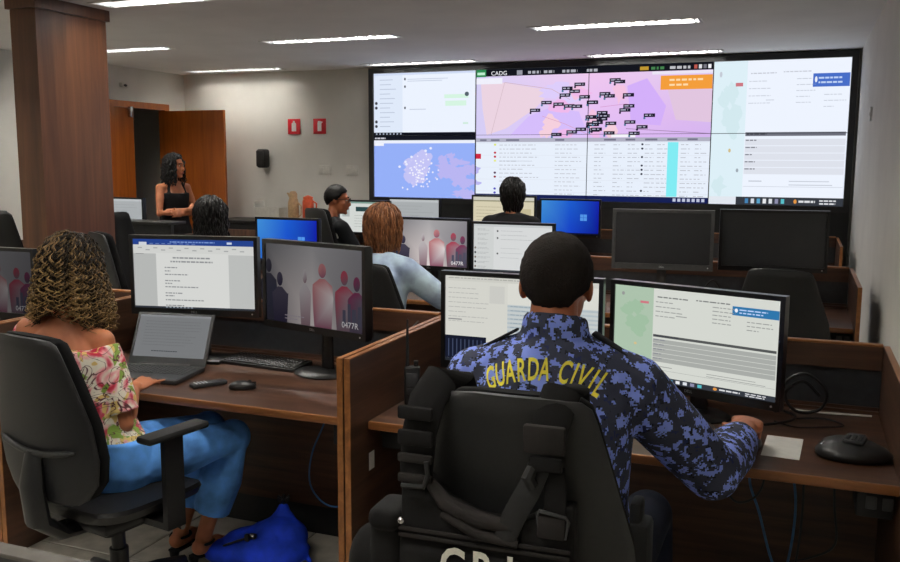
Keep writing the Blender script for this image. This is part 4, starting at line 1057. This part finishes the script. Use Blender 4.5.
# lettering on the back
vs_ = [t.location+q.co for q in sh.data.vertices]; bvh = BVHTree.FromPolygons(vs_, [tuple(p.vertices) for p in sh.data.polygons])
txt = 'GUARDA CIVIL'; adv = {'I': .015, ' ': .017}; tot = sum(adv.get(c, .0272) for c in txt); R0 = .26; pos = -tot/2
tm_ = MB()
for ch in txt:
    wd = adv.get(ch, .0272)
    if ch != ' ':
        tm_ = MB(); g, fs_, x1 = text_geo(ch, .018); ang = (pos+wd/2)/R0
        bm = bmesh.new(); bv = [bm.verts.new(((q.x-x1/2)*.0365, q.y*.074, 0)) for q in g]
        for f in fs_:
            try: bm.faces.new([bv[i] for i in f])
            except ValueError: pass
        bmesh.ops.triangulate(bm, faces=bm.faces)
        for _ in range(2):
            le = [e for e in bm.edges if e.calc_length() > .009]
            if le: bmesh.ops.subdivide_edges(bm, edges=le, cuts=1)
        bmesh.ops.triangulate(bm, faces=bm.faces); bm.verts.index_update(); out = []
        for q in bm.verts:
            rr = R0+q.co.y; an = ang+q.co.x/R0; x_ = -.578+rr*math.sin(an); z_ = 1.122-R0+rr*math.cos(an)
            hit = bvh.ray_cast(V((x_, 1.6, z_)), V((0, 1, 0)))[0]
            out.append((hit if hit else V((x_, 2.1, z_)))-V((0, .0025, -.001)))
        tm_.add(out, [tuple(v.index for v in f.verts) for f in bm.faces]); bm.free()
        part('letter', tm_, 'yellow', sh, True, world=True)
    pos += wd

# --- the curly-haired woman at the laptop
t = thing('person', 'seated woman with long curly hair, floral off-shoulder blouse and blue trousers', 'person', (-2.3, 2.5, 0))
J = dict(P=(-2.33, 2.47, .57), C=(-2.445, 2.43, .90), N=(-2.46, 2.44, 1.09), H=(-2.468, 2.49, 1.25), hy=rad(8), hp=rad(-10), neck=.046,
         sR=(-2.325, 2.465, 1.01), sL=(-2.62, 2.42, 1.04), eR=(-2.235, 2.46, .715), eL=(-2.80, 2.58, .86), wR=(-2.345, 2.64, .79), wL=(-2.74, 2.76, .80),
         hR=(-2.25, 2.50, .545), hL=(-2.42, 2.54, .545), kR=(-2.105, 2.93, .545), kL=(-2.27, 2.99, .545), aR=(-2.23, 2.88, .11), aL=(-2.36, 2.90, .11), f=(-.1, 1, 0),
         tR=(-2.2, 3.02, .04), tL=(-2.38, 3.05, .04),
         h_R=((.0, .95, .22), (.25, 0, 1), 1, (.4, .4, .3, .02), .8, .98, .28), h_L=((.1, 1, -.1), (0, 0, 1), -1, (.3, .3, .3, .3), .4))
Hm = body(J, t, 'skin_tan', .0045, .92, .97)
mb = MB(); r = V(J['sR'])-V(J['sL'])
C_ = V(J['C']); P_ = V(J['P'])
torso(mb, [(P_+V((0, 0, -.02)), .178, .135), (P_+V((.0, 0, .05)), .165, .125), (P_.lerp(C_, .5), .165, .125), (C_.lerp(P_, .1), .178, .128), (C_+V((0, 0, .05)), .185, .125), (C_+V((0, 0, .085)), .182, .115), (C_+V((0, 0, .1)), .178, .11)], r)
for S in 'RL':
    a_, b_ = V(J['s'+S]), V(J['e'+S])
    pts = [mid(a_, b_, .06), mid(a_, b_, .2), mid(a_, b_, .45), mid(a_, b_, .7), mid(a_, b_, .86)]
    mb.tube(pts, [.056, .062, .065, .066, .06], 18)
    mb.tube([pts[-1]-(b_-a_)*.06, pts[-1]], [.062, .066], 18)
bl = blob('blouse', mb, 'floral', t, .006, 3)
trousers(J, t, 'jeans', .007, .95, .016, .72, 5, True, 'trousers', 1.25)
# sandals with heels
for S in 'RL':
    an = V(J['a'+S]); toe = V(J['t'+S]); d = (toe-an); d.z = 0; d.normalize(); sd = V((d.y, -d.x, 0))
    so = MB().tube([an-d*.055-V((0, 0, .06)), an-V((0, 0, .065)), mid(an, toe, .55)-V((0, 0, .035)), V((toe.x, toe.y, .012)), V((toe.x, toe.y, .012))+d*.03], [.028, .032, .034, .036, .02], 10, .3, (0, 0, 1))
    so.tube([an-d*.05-V((0, 0, .06)), V((an.x, an.y, .0))-d*.055], [.022, .012], 8)
    so.tube([an+sd*.04*math.cos(q)+d*.045*math.sin(q)-V((0, 0, .012)) for q in [2*PI*k/14 for k in range(15)]], .006, 6)
    so.tube([toe-d*.03+sd*.04*math.cos(q)+V((0, 0, .032*math.sin(q))) for q in [PI*k/8 for k in range(9)]], .008, 6, 2.0, d)
    part('sandal', so, 'blackmat', t, True, world=True)
hb = hair_shell(Hm, (1.22, 1.18, 1.16), (44, 8, -66), .02, .004, random.Random(8))
hb.ell(Hm @ V((0, -.045, -.06)), (.08, .055, .07), None, 16, 10, .02)
def zcurl(az):
    b = max(0, -math.cos(az)); return 1.06+.085*b*b
locks(hb, Hm, 330, zcurl, 1.3, .0034, 48, 0, .012, .03, random.Random(11), 5, (.0, .04), .1, .1, step=.005)
locks(hb, Hm, 60, zcurl, 1.37, .0028, 50, 0, .014, .034, random.Random(12), 5, (.05, .3), .16, .55, step=.005)
locks(hb, Hm, 90, zcurl, 1.34, .0032, 55, 0, .015, .036, random.Random(13), 5, (.0, .1), .2, .35, step=.005)
part('hair', hb, 'hair_curly', t, True, world=True, ang=3.2)

# --- people sitting further back: one seated template in local space, turned by the empty
def seated(label, x, y, rz, k, dz, hy, skin, top, bottom, hairmat, hairfn, lean=0, arms=None, hp=rad(-6), sleeve=2, vox=.011, bw=1.0):
    t = thing('person', label, 'person', (x, y, 0), rz)
    S = lambda p: V((p[0]*k, p[1]*k+lean*max(0, p[2]-.56), p[2]*k+dz))
    J = dict(P=S((0, 0, .57)), C=S((0, -.02, .92)), N=S((0, 0, 1.115)), H=S((0, .04, 1.262)), hy=hy, hp=hp, neck=.048,
             sR=S((.17, .0, 1.03)), sL=S((-.17, .0, 1.03)), eR=S((.24, .14, .80)), eL=S((-.24, .14, .80)), wR=S((.17, .38, .80)), wL=S((-.17, .38, .80)),
             hR=S((.09, .05, .55)), hL=S((-.09, .05, .55)), kR=S((.11, .46, .55)), kL=S((-.11, .46, .55)), aR=V((.11, .42, .1)), aL=V((-.11, .42, .1)), f=(0, 1, 0))
    if arms: J.update({a: V(b) for a, b in arms.items()})
    Hm = body(J, t, skin, vox*.75, k*bw*.95, k, world=False)
    o = top_garment('shirt', J, t, top, vox, k*bw*.97, .014, sleeve, None, 5, None, False)
    trousers(J, t, bottom, .014, k*.95, world=False); shoes(J, t, 'blackmat', False)
    h = hairfn(Hm); part('hair', h, hairmat, t, True, ang=3.2)
    return t, J, Hm, o
def bob(Hm):
    mb = hair_shell(Hm, (1.22, 1.2, 1.16), (40, -22, -75), .35, .003, random.Random(3))
    return locks(mb, Hm, 320, Hm.translation.z-.115, 1.22, .0065, 52, .006, 0, .05, random.Random(5), 6, (.1, .65), .02, .1, inward=.25)
def long_dark(Hm):
    mb = hair_shell(Hm, (1.16, 1.15, 1.12), (38, -10, -75), .2, .003, random.Random(6))
    return locks(mb, Hm, 110, Hm.translation.z-.30, 1.17, .010, 65, .006, 0, .05, random.Random(7), 6, (.05, .5), -.05, 0, inward=.4)
def short_dark(Hm): return hair_shell(Hm, (1.13, 1.12, 1.17), (34, -12, -50), .25, .002, random.Random(5))
def soft_dark(Hm):
    mb = hair_shell(Hm, (1.16, 1.16, 1.14), (38, -14, -70), .2, .004, random.Random(6))
    return locks(mb, Hm, 160, Hm.translation.z-.2, 1.15, .009, 60, .006, .004, .06, random.Random(9), 6, (.05, .5), .02, 0)
t, J, Hm, o = seated('seated woman with short auburn hair and light blue shirt, back turned', -2.29, 4.61, rad(-4), 1.02, -.015, rad(-14), 'skin_warm', 'lightshirt', 'navycloth', 'hair_auburn', bob, .1,
                     dict(eR=(.33, .22, .86), wR=(.27, .5, .82)), bw=1.05)
seated('man with glasses in dark uniform seated in profile', -3.83, 6.83, rad(-36), 1.02, .035, rad(-34), 'skin_brown', 'darkcloth', 'darkcloth', 'hair_black', short_dark, .05)
tg = [q for q in bpy.data.objects if q.get('label') == 'man with glasses in dark uniform seated in profile'][0]
k_ = 1.02; Hm = head_matrix(V((0, .04*k_+.05*(1.262-.56), 1.262*k_+.035)), rad(-34), rad(-6), k_)
g = MB()
for s_ in (-1, 1):
    g.tube([Hm @ V((s_*.034+.022*math.cos(q), .105, .01+.018*math.sin(q))) for q in [2*PI*k/14 for k in range(15)]], .0028, 6)
    g.tube([Hm @ V((s_*.056, .104, .016)), Hm @ V((s_*.079, .05, .014)), Hm @ V((s_*.084, -.01, .008))], .0025, 6)
g.tube([Hm @ V((-.012, .107, .012)), Hm @ V((.012, .107, .012))], .0025, 6)
part('glasses', g, 'black', tg, label='dark framed glasses')
part('shoulder_patch', MB().rbox((.195, -.03, 1.03), (.03, .06, .05), .012, None), 'plate', tg)
seated('woman with long dark tied hair seated before the video wall', -2.25, 7.06, rad(2), 1.06, .05, rad(0), 'skin_tan', 'blackdress', 'navycloth', 'hair_black', long_dark, .05)
seated('dark-haired person seen from behind above the document monitor', -3.49, 4.66, rad(10), 1.02, .01, rad(-5), 'skin_tan', 'blackdress', 'darkcloth', 'hair_black', soft_dark, .02)

# --- the standing woman with folded arms
t = thing('person', 'woman in black sleeveless dress standing with folded arms by the door', 'person', (-6.16, 7.66, 0), rad(-105))
J = dict(P=(0, 0, .97), C=(0, -.01, 1.27), N=(0, .0, 1.445), H=(0, .035, 1.6), hy=rad(18), hp=rad(-3), neck=.046, sR=V((.165, 0, 1.375)), sL=V((-.165, 0, 1.375)), eR=V((.225, .06, 1.12)), eL=V((-.225, .06, 1.12)),
         wR=V((-.03, .21, 1.15)), wL=V((.03, .18, 1.11)), hR=V((.09, 0, .92)), hL=V((-.09, 0, .92)), kR=V((.09, .02, .5)), kL=V((-.09, .02, .5)), aR=V((.09, 0, .09)), aL=V((-.09, 0, .09)), f=(0, 1, 0),
         h_R=((-1, -.1, .15), (0, 1, .2), 1, (.3, .3, .3, .3), .4), h_L=((1, .2, .1), (0, 1, .2), -1, (.3, .3, .3, .3), .4))
Hm = body(J, t, 'skin_tan', .008, .93, 1.0, world=False)
mb = MB(); torso(mb, spine_of(J, .93, .012, 1.34), V((1, 0, 0)))
for s_ in (-1, 1): mb.tube([(s_*.1, .06, 1.3), (s_*.085, .03, 1.42), (s_*.085, -.02, 1.425), (s_*.1, -.06, 1.3)], .022, 10)
torso(mb, [(V((0, 0, .5)), .2, .15), (V((0, 0, .75)), .19, .15), (V((0, 0, .95)), .185, .135), (V((0, 0, 1.0)), .17, .12)], V((1, 0, 0)))
dr = blob('dress', mb, 'blackdress', t, .01, 4, False)
part('belt_buckle', MB().rbox((.19, .0, 1.0), (.01, .02, .06), .003), 'steel', dr)
shoes(J, t, 'blackmat', False)
hw_ = hair_shell(Hm, (1.15, 1.14, 1.1), (40, -14, -75), .2, .004, random.Random(6))
locks(hw_, Hm, 150, 1.43, 1.15, .009, 50, .01, .008, .06, random.Random(9), 6, (.05, .5), .08, 0)
part('hair', hw_, 'hair_black', t, True, ang=3.2)

# ------------------------------------------------------------ tactical vest on the officer's chair
t = thing('tactical_vest', 'black tactical vest with white letters hanging on the officer chair', 'vest', (-.555, 2.09, 0), rad(2))
Y0 = -.375
b = MB(); b.prism([(-.235, 1.0), (-.175, .99), (-.135, .945), (-.06, .915), (.02, .91), (.07, .935), (.10, .965), (.145, .965), (.15, .6), (-.25, .6)], Y0-.022, Y0+.022)
b.rbox((-.05, Y0-.02, .72), (.37, .03, .22), .012)
pv = blob('front_panel', b, 'vest', t, .006, 4, False)
part('neck_roll', MB().tube([(-.17, Y0-.022, .98), (-.135, Y0-.024, .94), (-.06, Y0-.026, .912), (.02, Y0-.026, .905)], [.012, .018, .019, .014], 10), 'vestlight', pv)
part('neck_roll', MB().tube([(-.14, Y0-.026, .915), (-.06, Y0-.03, .884), (.03, Y0-.03, .872)], [.01, .015, .01], 10), 'vestlight', pv)
for z in (.87, .855, .62): part('webbing', MB().rbox((-.05, Y0-.03, z), (.38, .006, .009), .002), 'vestlight', pv)
def vstrap(name, pts, w_, th, mat='vest'): return part(name, MB().tube(pts, w_, 12, th/w_, None) if 0 else MB().tube(pts, [w_]*len(pts), 14, th/w_, (0, 1, 0)), mat, t)
ls = part('shoulder_strap', MB().tube([(-.15, -.2, 1.10), (-.16, -.24, 1.165), (-.175, -.31, 1.185), (-.19, -.355, 1.15), (-.2, Y0-.005, 1.08), (-.205, Y0-.01, 1.0), (-.2, Y0-.01, .94)], [.036, .04, .042, .042, .04, .038, .034], 14, .45, (0, -1, .3)), 'vest', t)
for z, h in ((1.13, .03), (1.075, .035), (1.03, .02), (.985, .02)):
    part('strap_loop', MB().rbox((-.2, Y0-.03, z), (.08, .014, h), .006), 'vestlight' if h < .03 else 'vest', ls)
part('buckle', MB().tube([(-.17, Y0-.042, 1.03), (-.165, Y0-.045, 1.0), (-.175, Y0-.045, .975), (-.225, Y0-.045, .972)], .006, 8), 'blackmat', ls)
rs = part('shoulder_strap', MB().tube([(.1, -.2, 1.11), (.1, -.24, 1.165), (.095, -.31, 1.18), (.085, -.355, 1.13), (.075, Y0, 1.07)], [.038, .042, .043, .042, .038], 14, .42, (0, -1, .3)), 'vest', t)
part('strap_loop', MB().rbox((.08, Y0-.022, 1.10), (.088, .018, .06), .006), 'vestlight', rs)
part('side_loop', MB().rbox((.085, Y0-.028, 1.05), (.07, .014, .03), .005), 'vest', rs)
part('adjuster', MB().tube([(.06, Y0-.02, 1.05), (.05, Y0-.035, 1.02), (.06, Y0-.03, 1.0)], [.012, .014, .012], 8), 'blackmat', rs)
part('webbing_strap', MB().tube([(.07, Y0-.012, 1.04), (.05, Y0-.03, .99), (.02, Y0-.035, .93), (.0, Y0-.036, .875)], [.024, .026, .026, .024], 10, .18, (0, 1, 0)), 'blackmat', t)
part('webbing_strap', MB().tube([(.1, Y0-.01, 1.04), (.105, Y0-.02, .98), (.105, Y0-.025, .93)], [.022, .024, .024], 10, .18, (0, 1, 0)), 'vest', t)
part('metal_loop', MB().tube([(.07, Y0-.03, .945), (.075, Y0-.034, .953), (.13, Y0-.034, .945), (.135, Y0-.03, .935), (.13, Y0-.03, .90), (.075, Y0-.03, .905), (.07, Y0-.03, .945)], .004, 6), 'darkgrey', t)
part('strap_pad', MB().rbox((.1, Y0-.028, .918), (.06, .014, .05), .006), 'vestlight', t)
ph = blob('side_pouch', MB().rbox((-.275, Y0+.02, .80), (.085, .10, .2), .03, None, 3).rbox((-.272, Y0+.01, .885), (.075, .12, .05), .02, None, 3).ell((-.33, Y0+.04, .74), (.06, .06, .1)), 'vest', t, .006, 4, False)
part('pouch_clip', MB().ell((-.225, Y0-.05, .895), (.008, .006, .008)), 'steel', t)
for ch, x_ in (('G', -.142), ('R', -.07), ('I', .005)):
    vsx, fsx, x1 = text_geo(ch, .02)
    part('letter', MB().add([V((x_+q.x*.085, Y0-.0375, .765+q.y*.115)) for q in vsx], fsx), 'letters', pv, False)
part('belt', MB().tube([(-.27, -.30, .62), (-.1, Y0-.02, .61), (.08, Y0-.02, .61), (.25, -.30, .62)], [.02]*4, 8, .3, (0, 1, 0)), 'vest', t)
